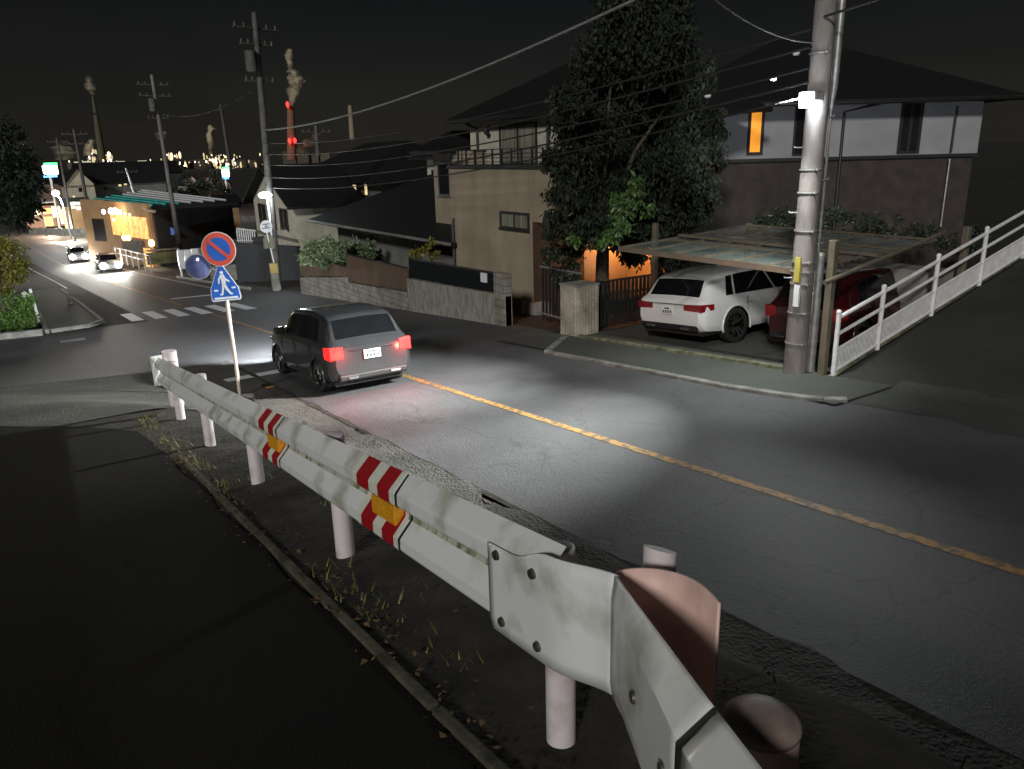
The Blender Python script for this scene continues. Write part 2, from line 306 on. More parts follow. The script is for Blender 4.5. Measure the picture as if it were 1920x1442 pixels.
def light(name, kind, loc, power, col=(1,1,1), target=None, size=.1, cone=120, blend=.8, parent=None):
    l = bpy.data.lights.new(name, kind); l.energy = power; l.color = col
    if kind == 'SPOT': l.spot_size = R(cone); l.spot_blend = blend; l.shadow_soft_size = size
    if kind == 'POINT': l.shadow_soft_size = size
    o = bpy.data.objects.new(name, l); COL.objects.link(o); p0 = ORG.get(parent.name, Vector((0,0,0))) if parent else Vector((0,0,0))
    o.location = Vector(loc) - p0
    if parent: o.parent = parent
    if target is not None: o.rotation_euler = (Vector(loc) - Vector(target)).to_track_quat('Z', 'Y').to_euler()
    return o
# ------------------------------------------------------------------ ground, roads, kerbs
def frange(a, b, s): return list(np.arange(a, b + s*.5, s))
XL = [-3000, -900, -300, -120, -60, -35] + frange(-22, -8, 2) + frange(-6.5, 0, .5) + frange(.25, 4.25, .25) + frange(5, 11, 1) + [11.05] + frange(12, 30, 1.5) + [40, 60, 120, 300, 900, 3000]
YL = [-60, -30, -15, -8, -5] + frange(-3, 7, .25) + [7.2, 7.38, 7.44, 7.6] + frange(8, 30, .5) + frange(32, 60, 2) + frange(64, 120, 4) + [140, 180, 260, 400, 700, 1400, 3600]
def soilbump(X, Y):
    if 1.0 < X < 3.7 and -3 < Y < 14:
        k = ss(1.0, 1.35, X) * (1-ss(3.4, 3.7, X)); return k * (mnoise.noise((X*2.1, Y*2.1, 0))*.07 + mnoise.noise((X*7, Y*7, 3))*.03)
    return 0
V = [(X, Y, ground(X, Y) + soilbump(X, Y) - .012) for Y in YL for X in XL]; nx = len(XL); F = []; mi = []
for j in range(len(YL)-1):
    for i in range(nx-1):
        F.append((j*nx+i, j*nx+i+1, (j+1)*nx+i+1, (j+1)*nx+i)); mi.append(1 if YL[j] > 60 or abs(XL[i]) > 30 else 0)
g = MB(); g.v = V; g.f = F; g.m = mi
tag(g.build('ground', [M['soil'], M['town']], smooth=True), kind='structure')
def strip(name, xa, xb, ya, yb, dz, mt, nxs=2, step=.5, follow=True, bend=True, wob=0, rgh=0):
    """sheet between lateral bounds xa(Y), xb(Y)"""
    fa = xa if callable(xa) else (lambda Y: xa); fb = xb if callable(xb) else (lambda Y: xb)
    ys = sorted(set([ya, yb] + [y for y in YL if ya < y < yb] + frange(ya, min(yb, 60), step)[:-1])); b = MB(); P = []
    for Y in ys:
        for i in range(nxs):
            X = fa(Y) + (fb(Y)-fa(Y))*i/(nxs-1); X0 = X
            if wob and i in (0, nxs-1): X0 += mnoise.noise((Y*1.3, i, 5))*wob
            if bend: X0 += xbend(Y)
            P.append((X0, Y, ground(X, Y) + dz + ((mnoise.noise((X*2.3, Y*2.3, 2))*rgh + mnoise.noise((X*11, Y*11, 4))*rgh*.25) if rgh and 0 < i < nxs-1 else 0)))
    Fs = [(j*nxs+i, j*nxs+i+1, (j+1)*nxs+i+1, (j+1)*nxs+i) for j in range(len(ys)-1) for i in range(nxs-1)]
    b.mesh(P, Fs); return tag(b.build(name, mt), kind='structure')
strip('main_road', 4.1, 11.0, -30, 400, .004, M['asphalt'])
strip('junction_road', -22, 4.1, 19, 31, .002, M['asphalt'], nxs=60, bend=False)
strip('junction_patch', lambda Y: .2-ss(10, 19, Y)*8, 4.1, 10.6, 19, .003, M['old_asphalt'], nxs=24, wob=.3)
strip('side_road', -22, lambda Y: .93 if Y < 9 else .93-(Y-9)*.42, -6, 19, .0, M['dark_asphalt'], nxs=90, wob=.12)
strip('verge_asphalt', 2.75, 4.04, -4, 10.6, .028, M['old_asphalt'], nxs=14, wob=.22, step=.1, rgh=.035)
strip('gutter', 4.02, 4.10, -10, 19, .010, M['soil'], wob=.07, step=.2)
strip('sidewalk', 9.6, 11.05, 6.3, 15.5, .04, M['walk'], nxs=4)
strip('corner_apron', 9.9, 11.3, -3.0, 6.3, .012, M['walk'], nxs=8, wob=.25, step=.25, bend=False)
strip('walk_edge', 10.6, 11.4, 15.5, 60, .002, M['walk'], nxs=4)
strip('side_street', 11.0, 40, -14, 7.3, .004, M['lane_asphalt'], nxs=30, bend=False)
strip('parking_lot', 11.05, 20, 7.6, 14.2, .03, M['walk'], nxs=10, bend=False)
strip('island_walk', .95, 2.75, 31.4, 60, .10, M['walk'], nxs=3)
strip('far_sidewalk', 10.6, 12.2, 60, 90, .05, M['kerb'], nxs=3)
strip('shop_forecourt', 10.8, 30, 104, 128, .03, M['kerb'], nxs=3, bend=True)
# road markings
def quadmark(name, pts, mt, dz=.009, n=1):
    b = MB(); b.face([(x + xbend(y), y, zroad(y) + dz) for x, y in pts]); return tag(b.build(name, mt), kind='structure')
strip('centre_line', 6.23, 6.36, -12, 30.6, .009, M['yellow_line'])
strip('far_centre_line', 6.10, 6.26, 36.0, 300, .009, M['yellow_line'], step=2)
b = MB()
for k in range(6):
    x0 = 3.62 + k*.79; y0 = 31.6 - k*.2
    for j in range(6):      # subdivided so that the paint follows the slope
        ya = y0 + j*.6; yb = ya + .6; b.face([(x0, ya, zroad(ya)+.009), (x0+.44, ya, zroad(ya)+.009), (x0+.44, yb, zroad(yb)+.009), (x0, yb, zroad(yb)+.009)])
tag(b.build('crosswalk_marking', M['white_line']), kind='structure')
quadmark('stop_line', [(3.45, 16.2), (6.08, 16.3), (6.08, 16.75), (3.45, 16.6)], M['white_line'])
quadmark('far_stop_line', [(6.5, 40.2), (9.3, 39.6), (9.3, 40.1), (6.5, 40.7)], M['white_line'])
strip('edge_line', 9.35, 9.47, 41, 120, .009, M['white_line'], step=2)
strip('left_edge_line', 3.2, 3.32, 60, 140, .009, M['white_line'], step=2)
# kerbs (real steps)
def kerb(name, pts, wd, h, mt, lab=None):
    b = MB()
    for (p, q) in zip(pts[:-1], pts[1:]):
        n = max(1, int(math.hypot(q[0]-p[0], q[1]-p[1])/1.0))
        for i in range(n):
            a = [p[0]+(q[0]-p[0])*i/n, p[1]+(q[1]-p[1])*i/n]; c = [p[0]+(q[0]-p[0])*(i+.985)/n, p[1]+(q[1]-p[1])*(i+.985)/n]
            za = ground(a[0]+.01, a[1]); zc = ground(c[0]+.01, c[1]); b.wallseg(a, c, wd, za-.1, zc-.1, za+h, zc+h)
    return tag(b.build(name, mt, bevel=.01), kind='structure')
kerb('kerb', [(9.95, 6.35), (9.74, 6.6), (9.6, 7.2), (9.5, 8.2), (9.48, 13.2)], .15, .06, M['kerb'])
kerb('dropped_kerb', [(9.48, 13.2), (10.9, 14.4)], .14, .07, M['kerb'])
kerb('lot_kerb', [(11.02, 7.9), (11.05, 14.1)], .12, .10, M['mossy'])
kerb('island_kerb', [(-14, 31.9), (-.6, 31.1), (.72, 30.75)], .2, .22, M['kerb'])
kerb('island_side_kerb', [(.85, 31.1), (.9, 40)], .14, .14, M['kerb'])
kerb('corner_kerb', [(.95, 31.3), (2.2, 31.6), (2.72, 32.8), (2.78, 42), (2.8, 58)], .15, .13, M['kerb'])
kerb('far_kerb', [(10.35, 40.5), (10.3, 60)], .16, .14, M['kerb'])
kerb('roadside_channel', [(.93, -2), (.95, 2), (.99, 5), (1.02, 7.2)], .045, .018, M['channel'])
# ------------------------------------------------------------------ near guardrail
def rx(Y): return 1.08 + .03*Y
def rz(Y): return 2.306 - .1506*Y
GR = empty('guardrail', (1.15, 1.6, zside(1.6)), 'white steel guardrail with mossy corrugated beam and red striped bands', 'guardrail')
WP = [(0, 0), (.006, -.006), (.057, -.060), (.063, -.070), (.063, -.112), (.057, -.122), (.006, -.138), (0, -.146), (0, -.186), (.006, -.196), (.054, -.248), (.062, -.258), (.062, -.300), (.056, -.310), (.008, -.345), (0, -.35)]
def beam_pts(Y, k=1, off=0, prof=WP): return [(rx(Y) - (o*k + off) + (0), Y, rz(Y) + z) for o, z in prof]
def loft(rows, b, mi=None, smooth=False):
    n = len(rows[0]); k = len(b.v)
    for r_ in rows: b.v += [tuple(p) for p in r_]
    for j in range(len(rows)-1):
        for i in range(n-1): b.f.append((k+j*n+i, k+j*n+i+1, k+(j+1)*n+i+1, k+(j+1)*n+i)); b.m.append(mi(i) if mi else 0)
def addsolid(o, t=.004):
    md = o.modifiers.new('solid', 'SOLIDIFY'); md.thickness = t; md.offset = 0
valley = lambda i: 1 if 5 <= i <= 8 else 0
def section(y0, y1, n=14):
    b = MB(); loft([beam_pts(y0 + (y1-y0)*i/n) for i in range(n+1)], b, valley); o = b.build('beam', [M['rail'], M['moss_rail']], GR); addsolid(o); return o
section(4.30, 10.15, 24); section(2.53, 4.28, 10)
o = section(1.49, 2.51, 8)
# overlap lips (dark seam edge of each lapped beam)
for Y in (2.52, 4.29):
    b = MB(); loft([beam_pts(Y-.006, 1, .005), beam_pts(Y+.004, 1, .005)], b); o = b.build('beam_seam', M['black'], GR); addsolid(o, .003)
# reflective striped bands with amber reflectors in the valley
for Y0, wd in ((2.545, .44), (4.31, .44)):
    cuts = [0, .06, .34, .56, .88, 1.0]; cols = ['white_tape', 'red_tape', 'white_tape', 'red_tape', 'white_tape']
    for k in range(5):
        ya = Y0 + wd*cuts[k]; yb = Y0 + wd*cuts[k+1]; b = MB(); r0 = []; r1 = []
        for (o_, z) in WP:
            sh = .010*math.sin((-z)/.35*PI*2)
            r0.append((rx(ya)-o_-.006, ya+sh*.5, rz(ya)+z+.002)); r1.append((rx(yb)-o_-.006, yb+sh*.5, rz(yb)+z+.002))
        loft([r0, r1], b); o = b.build('reflective_stripe', M[cols[k]], GR); addsolid(o, .003)
    ya, yb = Y0 + wd*.10, Y0 + wd*.66; b = MB()
    b.hexa([(rx(ya)-.050, ya, rz(ya)-.225), (rx(ya)-.004, ya, rz(ya)-.225), (rx(yb)-.004, yb, rz(yb)-.225), (rx(yb)-.050, yb, rz(yb)-.225),
            (rx(ya)-.050, ya, rz(ya)-.142), (rx(ya)-.004, ya, rz(ya)-.140), (rx(yb)-.004, yb, rz(yb)-.140), (rx(yb)-.050, yb, rz(yb)-.142)])
    b.build('amber_reflector', M['orange'], GR, bevel=.004)
# flat joint panel
b = MB()
def panel_rows(y0, y1, n, off=.064, bulge=0):
    rows = []
    for i in range(n+1):
        Y = y0 + (y1-y0)*i/n; rows.append([(rx(Y)-(off+.004)*(1-ss(.60, 1, i/n)*.72), Y, rz(Y)+z) for z in [-.055*(1-ss(.25, .60, i/n)) - .29*k/8 + (-.0*k/8) - .055*k/8*ss(.25, .6, i/n) for k in range(9)]])
    return rows
loft(panel_rows(1.80, 1.25, 16), b); o = b.build('joint_panel', M['rail'], GR, smooth=True); addsolid(o, .006)
# dark wedge closing the step between corrugated beam and flat panel
for (Y, dz) in ((1.745, -.082), (1.55, -.078), (1.725, -.300), (1.53, -.300)):
    xx = rx(Y)-.068*(1-ss(.6, 1, (1.80-Y)/.55)*.72); b = MB(); b.tube([(xx+.004, Y, rz(Y)+dz), (xx-.012, Y, rz(Y)+dz)], [.018, .014], 12); b.build('bolt', M['bolt'], GR, angle=40)
# front leaf of the sleeve: bends away from the nose toward the camera side, gaining its crest
A = Vector((rx(1.25)-.026, 1.25, 0)); Bq = Vector((.862, .728, 0)); Cq = Vector((.70, .35, 0)); Dq = Vector((.55, .0, 0))
dirv = (Bq-A).normalized(); nrm = Vector((-dirv.y, dirv.x, 0)); nrm = nrm if nrm.x < 0 else -nrm
def leaf_rows(P, Q, k0, k1, n):
    rows = []
    for i in range(n+1):
        t = i/n; p = P.lerp(Q, t); k = k0+(k1-k0)*t; zt = rz(p.y) + .002; row = []
        for (o_, z) in WP:
            # flattened crest: a broad top flange, then one face
            oo = max(0, min(.066, -z*1.25)) * k if z > -.10 else (.066*k if z > -.30 else .066*k*(.35-abs(z))/.05)
            row.append((p.x + nrm.x*oo, p.y + nrm.y*oo, zt + z))
        rows.append(row)
    return rows
b = MB(); loft(leaf_rows(A, Bq, .12, .95, 12), b); o = b.build('front_sleeve', M['rail'], GR, angle=35); addsolid(o, .005)
b = MB(); loft(leaf_rows(Bq + dirv*.006, Cq, .95, 1, 8), b); loft(leaf_rows(Cq, Dq, 1, 1, 3), b); o = b.build('near_beam', M['rail'], GR, angle=35); addsolid(o, .005)
b = MB(); loft(leaf_rows(Bq - dirv*.004, Bq + dirv*.006, .98, .98, 1), b); o = b.build('beam_seam', M['black'], GR); addsolid(o, .007)
for t, z in ((.45, -.17), (.86, -.17)):
    p = A.lerp(Bq, t) + nrm*(.066*(.12+.83*t)); b = MB(); b.tube([(p.x, p.y, rz(p.y)+z), (p.x+nrm.x*.010, p.y+nrm.y*.010, rz(p.y)+z)], [.0155, .013], 12); b.build('bolt', M['bolt'], GR, angle=40)
# curled back leaf (U end), warm light painted in as pink
pts = [(A.x, A.y), (1.118, 1.285), (1.150, 1.305), (1.19, 1.295), (1.232, 1.262), (1.262, 1.215), (1.272, 1.16), (1.262, 1.105), (1.245, 1.06)]
b = MB(); rows = []
for i in range(len(pts)-1):
    for k in range(4):
        t = k/4; p0 = pts[max(i-1, 0)]; p1 = pts[i]; p2 = pts[i+1]; p3 = pts[min(i+2, len(pts)-1)]
        cr_ = lambda a: .5*((2*p1[a]) + (-p0[a]+p2[a])*t + (2*p0[a]-5*p1[a]+4*p2[a]-p3[a])*t*t + (-p0[a]+3*p1[a]-3*p2[a]+p3[a])*t**3)
        rows.append((cr_(0), cr_(1)))
rows.append(pts[-1])
loft([[(x, y, 2.085 + .025*(1-ss(0, .12, i/len(rows))) + z*(.70+.5*ss(.2, .8, i/len(rows)))) for z in (0, -.12, -.24, -.36, -.46)] for i, (x, y) in enumerate(rows)], b)
o = b.build('curled_end', M['rail_warm_tint'], GR, smooth=True); addsolid(o, .006)
# posts of the guardrail
def post(X, Y, ztop, r=.05, name='post', zb=None, mt='post_paint', par=None):
    b = MB(); zb = ground(X, Y)-.2 if zb is None else zb
    b.tube([(X, Y, zb), (X, Y, ztop-.012), (X, Y, ztop-.003), (X, Y, ztop)], [r, r, r*.96, r*.86], 24); return b.build(name, M[mt], par or GR, angle=40)
for Y in (3.59, 5.55, 7.5, 9.35): post(rx(Y)+.056, Y, rz(Y)-.012)
post(rx(1.62)+.056, 1.60, rz(1.6)-.05, .046)
b = MB(); b.tube([(rx(9.9)+.11, 9.95, .2), (rx(9.9)+.11, 9.95, rz(9.9)+.07)], .085, 20); b.build('end_post', M['post_paint'], GR, angle=40)
# far square end of the rail
b = MB(); Y = 10.15; b.hexa([(rx(Y)-.09, Y, rz(Y)-.36), (rx(Y)+.10, Y+.02, rz(Y)-.36), (rx(Y)+.10, Y+.05, rz(Y)-.36), (rx(Y)-.09, Y+.03, rz(Y)-.36), (rx(Y)-.09, Y, rz(Y)+.02), (rx(Y)+.10, Y+.02, rz(Y)+.02), (rx(Y)+.10, Y+.05, rz(Y)+.02), (rx(Y)-.09, Y+.03, rz(Y)+.02)])
b.build('end_plate', M['rail'], GR, bevel=.01)
# separate round bollard and cut post beside the nose
E1 = empty('capped_post', (1.0, .74, zside(.8)), 'thick steel post tinted pink for warm light with domed dark cap, nearest the camera beside the guardrail bend', 'post')
b = MB(); b.tube([(1.0, .74, 1.1), (1.0, .74, 2.09)], .068, 32); b.build('post_shaft', M['rail_warm_tint'], E1, angle=40)
b = MB(); b.tube([(1.0, .74, 2.09), (1.0, .74, 2.100), (1.0, .74, 2.108), (1.0, .74, 2.114), (1.0, .74, 2.116)], [.070, .070, .063, .040, .005], 32); b.build('post_cap', mat('grimy cap', (.46,.34,.29), .5, col2=(.14,.11,.10), scale=9), E1, smooth=True)
b = MB(); n = 20; r = .045
V = [(1.345+r*math.cos(2*PI*k/n), 1.36+r*math.sin(2*PI*k/n), 1.2) for k in range(n)] + [(1.345+r*math.cos(2*PI*k/n), 1.36+r*math.sin(2*PI*k/n), 2.06 - .45*r*math.cos(2*PI*k/n - .3)) for k in range(n)]
b.mesh(V, [tuple(range(n, 2*n))] + [(k, (k+1) % n, n+(k+1) % n, n+k) for k in range(n)])
tag(b.build('cut_post', M['post_paint'], angle=40), 'short pale post with slanted top standing just behind the curled guardrail end', 'post')

# ------------------------------------------------------------------ road sign with mirror
SB = Vector((3.31, 14.62, zroad(14.62)))
SG = empty('road_sign', SB, 'leaning sign post with round no-parking disc above a blue pedestrian crossing triangle', 'road sign')
ztop = 1.80; dtop = atY(408, 440, 14.3)
b = MB(); b.tube([SB - Vector((0,0,.1)), dtop], .036, 16); b.build('pole', M['rust'], SG, angle=40)
def disc(b, fr, c, r, th, n=48, mi=0): b.plate([(c[0]+r*math.cos(2*PI*k/n), c[1]+r*math.sin(2*PI*k/n)) for k in range(n)], fr, th, mi)
ex = (Rt + Vector((.02, 0, 0))).normalized(); ez = Vector((0, 0, 1)); ex = Vector((ex.x, ex.y, 0)).normalized(); nr = ex.cross(ez)
ezz = (ez*1 + ex*-.07).normalized(); exx = (ex + ez*.07).normalized()
C1 = atY(411, 467, 14.2)
def fr(c, off): return (c + nr*off, exx, ezz)
b = MB(); disc(b, fr(C1, .03), (0, 0), .30, .006); NP = b.build('no_parking_disc', M['sign_white'], SG)
b = MB(); disc(b, fr(C1, .033), (0, 0), .288, .003); b.build('red_ring', M['sign_red'], NP)
b = MB(); disc(b, fr(C1, .036), (0, 0), .205, .003); b.build('blue_field', M['sign_blue'], NP)
b = MB(); q = .205; t_ = .03; a = R(135); dx, dy = math.cos(a), math.sin(a); b.plate([(dx*q+dy*t_, dy*q-dx*t_), (dx*q-dy*t_, dy*q+dx*t_), (-dx*q-dy*t_, -dy*q+dx*t_), (-dx*q+dy*t_, -dy*q-dx*t_)], fr(C1, .039), .003); b.build('red_slash', M['sign_red'], NP)
C2 = atY(420, 530, 14.25)
def rpoly(s, cut): return [(-.27*s, -.28*s+cut), (-.245*s, -.32*s), (.245*s, -.32*s), (.27*s, -.28*s+cut), (.255*s, -.10*s), (.035*s, .33*s), (-.035*s, .33*s), (-.255*s, -.10*s)]
b = MB(); b.plate(rpoly(1, 0), fr(C2, .03), .006); TR = b.build('crossing_plate', M['sign_white'], SG)
b = MB(); b.plate(rpoly(.93, 0), fr(C2, .033), .003); b.build('blue_field', M['sign_blue'], TR)
b = MB(); P = fr(C2, .036)
disc(b, P, (0.0, .185), .030, .003, 20)
for poly in ([(-.035, .15), (.035, .15), (.045, .02), (.03, -.04), (-.03, -.04), (-.03, .05)], [(-.03, .145), (-.085, .07), (-.095, -.01), (-.07, -.012), (-.06, .055), (-.02, .10)], [(.03, .145), (.06, .075), (.12, .025), (.105, .002), (.035, .05), (.02, .10)],
             [(-.03, -.03), (.012, -.035), (-.015, -.12), (-.045, -.215), (-.10, -.215), (-.10, -.195), (-.065, -.185), (-.045, -.11)], [(-.012, -.03), (.036, -.02), (.06, -.10), (.115, -.19), (.135, -.185), (.135, -.21), (.085, -.215), (.02, -.12)]): b.plate(poly, P, .003)
b.plate([(-.21, -.285), (.21, -.285), (.21, -.25), (-.21, -.25)], P, .003)
b.plate([(-.19, -.14), (-.12, -.14), (-.12, -.11), (-.19, -.11)], P, .003); b.plate([(.13, -.11), (.20, -.11), (.20, -.08), (.13, -.08)], P, .003)
b.build('walking_figure', M['sign_white'], TR)
MC = atY(372, 500, 14.45); b = MB(); V = []; Fs = []; n = 36; kk = 8
for i in range(kk+1):
    rr = .215*i/kk
    for k in range(n): a = 2*PI*k/n; V.append(tuple(MC + exx*rr*math.cos(a) + ezz*rr*math.sin(a) + nr*(.05*(1-(i/kk)**2)+.02)))
for i in range(kk):
    for k in range(n): Fs.append((i*n+k, i*n+(k+1) % n, (i+1)*n+(k+1) % n, (i+1)*n+k))
b.mesh(V, Fs); MR = b.build('convex_mirror', M['mirror'], SG, smooth=True)
b = MB(); rim = [MC + exx*.217*math.cos(2*PI*k/40) + ezz*.217*math.sin(2*PI*k/40) + nr*.015 for k in range(41)]; b.tube(rim, .009, 8); b.build('rim', M['metal'], MR, smooth=True)
b = MB(); disc(b, (MC + nr*.012, exx, ezz), (0, 0), .212, .03); b.build('mirror_back', M['metal'], MR)
b = MB(); b.tube([MC - nr*.02, atY(412, 506, 14.35) + Vector((0,0,-.02))], .014, 8); b.build('mirror_arm', M['metal'], SG)
b = MB(); cc = atX(431, 722, 3.95); 
zz = ground(3.95, 15.0); b.box((3.86, 14.9, zz-.01), (4.06, 15.16, zz+.035)); b.box((3.87, 14.895, zz+.005), (4.05, 14.902, zz+.03), 1)
tag(b.build('road_stud', [M['black'], M['orange']], bevel=.006), 'small black road stud with amber reflector on the kerb by the sign post', 'road stud')
# ------------------------------------------------------------------ houses
class House:
    def __init__(s, name, label, X, Y, zb, rot=-90, cat='house', group=None):
        s.o = empty(name, (X, Y, zb), label, cat, group, (0, 0, R(rot))); s.zb = zb; s.X, s.Y, s.rot = X, Y, R(rot)
    def world(s, x, y, z): c, n = math.cos(s.rot), math.sin(s.rot); return Vector((s.X + x*c - y*n, s.Y + x*n + y*c, z))
    def box(s, name, x0, x1, y0, y1, z0, z1, mt, par=None, bevel=0, label=None):
        b = MB(); b.box((x0, y0, z0-s.zb), (x1, y1, z1-s.zb)); o = b.build(name, M[mt], par or s.o, local=True, bevel=bevel)
        if label: o['label'] = label
        return o
    def window(s, x0, x1, z0, z1, y=0, n=2, glass='glass', side=None, fr=.05, curtain=None, trim='frame', sill=True):
        """frame with mullions on the plane y (front, facing -y); side='r' puts it on the plane x=y value facing +x"""
        b = MB(); z0 -= s.zb; z1 -= s.zb
        def bx(mb, a0, a1, d0, d1, c0, c1, mi=0):
            if side == 'r': mb.box((y-d1, a0, c0), (y-d0, a1, c1), mi)
            else: mb.box((a0, y+d0, c0), (a1, y+d1, c1), mi)
        bx(b, x0, x1, -.05, .02, z1-fr, z1); bx(b, x0, x1, -.05, .02, z0, z0+fr)
        bx(b, x0, x0+fr, -.05, .02, z0+fr, z1-fr); bx(b, x1-fr, x1, -.05, .02, z0+fr, z1-fr)
        for k in range(1, n): xm = x0 + (x1-x0)*k/n; bx(b, xm-fr*.5, xm+fr*.5, -.04, .02, z0+fr, z1-fr)
        if sill: bx(b, x0-.04, x1+.04, -.08, -.05, z0-.03, z0+.02)
        w_ = b.build('window', M[trim], s.o, local=True)
        b = MB(); bx(b, x0+fr, x1-fr, -.018, -.010, z0+fr, z1-fr); b.build('pane', M[curtain or glass], w_, local=True)
        return w_
    def hip(s, x0, x1, y0, y1, z, h, over=.6, mt='roof', name='roof', ridge=None, th=.12, slope_in=None):
        z -= s.zb; x0 -= over; x1 += over; y0 -= over; y1 += over; L = x1-x0; D = y1-y0; b = MB()
        k = min(L, D)/2 if ridge is None else ridge
        if L >= D: r0, r1 = (x0+k, (y0+y1)/2), (x1-k, (y0+y1)/2)
        else: r0, r1 = ((x0+x1)/2, y0+k), ((x0+x1)/2, y1-k)
        A = [(x0, y0, z), (x1, y0, z), (x1, y1, z), (x0, y1, z)]; B = [(a, c, d-th) for a, c, d in A]; P = (*r0, z+h); Q = (*r1, z+h)
        if L >= D: fs = [(0, 1, 5, 4), (1, 2, 5), (2, 3, 4, 5), (3, 0, 4)]
        else: fs = [(0, 1, 4), (1, 2, 5, 4), (2, 3, 5), (3, 0, 4, 5)]
        b.mesh(A + [P, Q] + B, fs + [(6, 9, 8, 7), (0, 6, 7, 1), (1, 7, 8, 2), (2, 8, 9, 3), (3, 9, 6, 0)]); r = b.build(name, M[mt], s.o, local=True)
        return r
    def gable(s, x0, x1, y0, y1, z, h, over=.5, mt='roof', name='roof', along='y', th=.12, wall=None):
        """ridge along y (gable end to the front) or along x"""
        z -= s.zb; b = MB()
        if along == 'y':
            xm = (x0+x1)/2; hs = (x1-x0)/2; sl = h/hs; e = over; ya, yb = y0-e, y1+e
            P = [(x0-e, z-sl*e), (xm, z+h), (x1+e, z-sl*e)]
            for (p, q) in ((P[0], P[1]), (P[1], P[2])):
                b.hexa([(p[0], ya, p[1]), (q[0], ya, q[1]), (q[0], yb, q[1]), (p[0], yb, p[1]), (p[0], ya, p[1]+th), (q[0], ya, q[1]+th), (q[0], yb, q[1]+th), (p[0], yb, p[1]+th)])
            if wall:
                g = MB(); g.mesh([(x0, y0, z), (x1, y0, z), (xm, y0, z+h), (x0, y1, z), (x1, y1, z), (xm, y1, z+h)], [(0, 1, 2), (5, 4, 3), (0, 3, 4, 1), (1, 4, 5, 2), (2, 5, 3, 0)]); g.build('gable_wall', M[wall], s.o, local=True)
        else:
            ym = (y0+y1)/2; hs = (y1-y0)/2; sl = h/hs; e = over; xa, xb = x0-e, x1+e; P = [(y0-e, z-sl*e), (ym, z+h), (y1+e, z-sl*e)]
            for (p, q) in ((P[0], P[1]), (P[1], P[2])):
                b.hexa([(xa, p[0], p[1]), (xb, p[0], p[1]), (xb, q[0], q[1]), (xa, q[0], q[1]), (xa, p[0], p[1]+th), (xb, p[0], p[1]+th), (xb, q[0], q[1]+th), (xa, q[0], q[1]+th)])
            if wall:
                g = MB(); g.mesh([(x0, y0, z), (x0, y1, z), (x0, ym, z+h), (x1, y0, z), (x1, y1, z), (x1, ym, z+h)], [(0, 2, 1), (3, 4, 5), (0, 1, 4, 3), (1, 2, 5, 4), (2, 0, 3, 5)]); g.build('gable_wall', M[wall], s.o, local=True)
        return b.build(name, M[mt], s.o, local=True)
    def pipe(s, pts, r=.035, mt='frame', name='downpipe'):
        b = MB(); b.tube([(x, y, z-s.zb) for x, y, z in pts], r, 8); return b.build(name, M[mt], s.o, local=True, angle=50)

# tan tower house with balcony (facade plane X=13, local x = 23.6-Y)
h = House('tower_house', 'tan rendered house with railed balcony above a blank street wall and small window', 13.0, 23.6, -2.1)
h.box('tower_wall', 0, 4.82, 0, 4.2, -1.25, 2.62, 'tan', bevel=.02)
h.box('overhang_wall', 4.82, 5.95, .003, 4.2, 1.14, 2.62, 'tan')
h.box('foundation', -.02, 4.84, .03, 4.1, -2.1, -1.25, 'greywall')
h.box('parapet_cap', -.05, 6.0, -.05, 4.25, 2.62, 2.72, 'frame')
h.box('upper_wall', -1.05, 4.1, 1.5, 6, 2.62, 4.22, 'cream')
h.box('upper_wall', 4.1, 6.2, 2.8, 4.6, 2.62, 4.15, 'cream')
h.box('porch_side', 4.825, 4.86, 0.02, 1.9, -2.0, 1.135, 'brown_siding')
h.box('side_wall', 5.95, 6.2, 4.0, 4.5, -2.0, 2.62, 'greywall')
h.window(3.15, 4.72, .86, 1.38, 0, 2, curtain='curtain', fr=.07)
h.window(.9, 3.05, 2.68, 3.98, 1.5, 2, curtain='curtain', fr=.07, sill=False)
b = MB()
for zz in (.55, .42, .30, .18): b.box((0, .04, 4.72+zz*1.0), (5.9, .07, 4.745+zz))
for k in range(12): xx = .02 + k*.53; b.box((xx, .03, 4.82), (xx+.035, .08, 5.30))
for k in range(1, 12): yy = k*.5; b.box((0.0, yy, 4.82), (.03, yy+.03, 5.30))
b.box((0, .1, 5.26), (.03, 6, 5.29)); b.build('balcony_railing', M['frame'], h.o, local=True)
h.pipe([(.22, -.05, -1.9), (.22, -.05, .9), (.22, .0, 1.0)], .045); h.pipe([(-.45, 1.42, 2.7), (-.45, 1.42, 3.9), (-.8, 1.2, 4.05)], .04); h.pipe([(3.7, 1.42, 2.75), (3.7, 1.42, 3.95)], .05)
b = MB(); b.tube([(.3, 1.44, 5.75), (.3, 1.3, 5.85), (.3, 1.3, 5.95), (.3, 1.44, 6.0)], .07, 10); b.build('vent_hood', M['frame'], h.o, local=True, smooth=True)
b = MB(); b.box((4.1, -.04, .32), (4.35, .0, .45)); b.box((4.38, -.03, .30), (4.5, .0, .42)); b.build('meter_cover', M['frame'], h.o, local=True)
h.hip(-1.4, 6.3, 1.35, 7.5, 4.22, 1.9, .42); h.hip(-3.2, -1.5, .6, 5.5, 3.2, .7, .3, name='lower_roof')
h.box('wing_wall', -3.0, -.05, 1.0, 5.4, -2.0, 3.2, 'tan')
h.window(-2.6, -.9, 1.6, 2.8, 1.0, 2, fr=.07); h.box('foundation_plinth', 4.4, 5.2, -.16, .4, -1.75, -1.22, 'stripe_block')
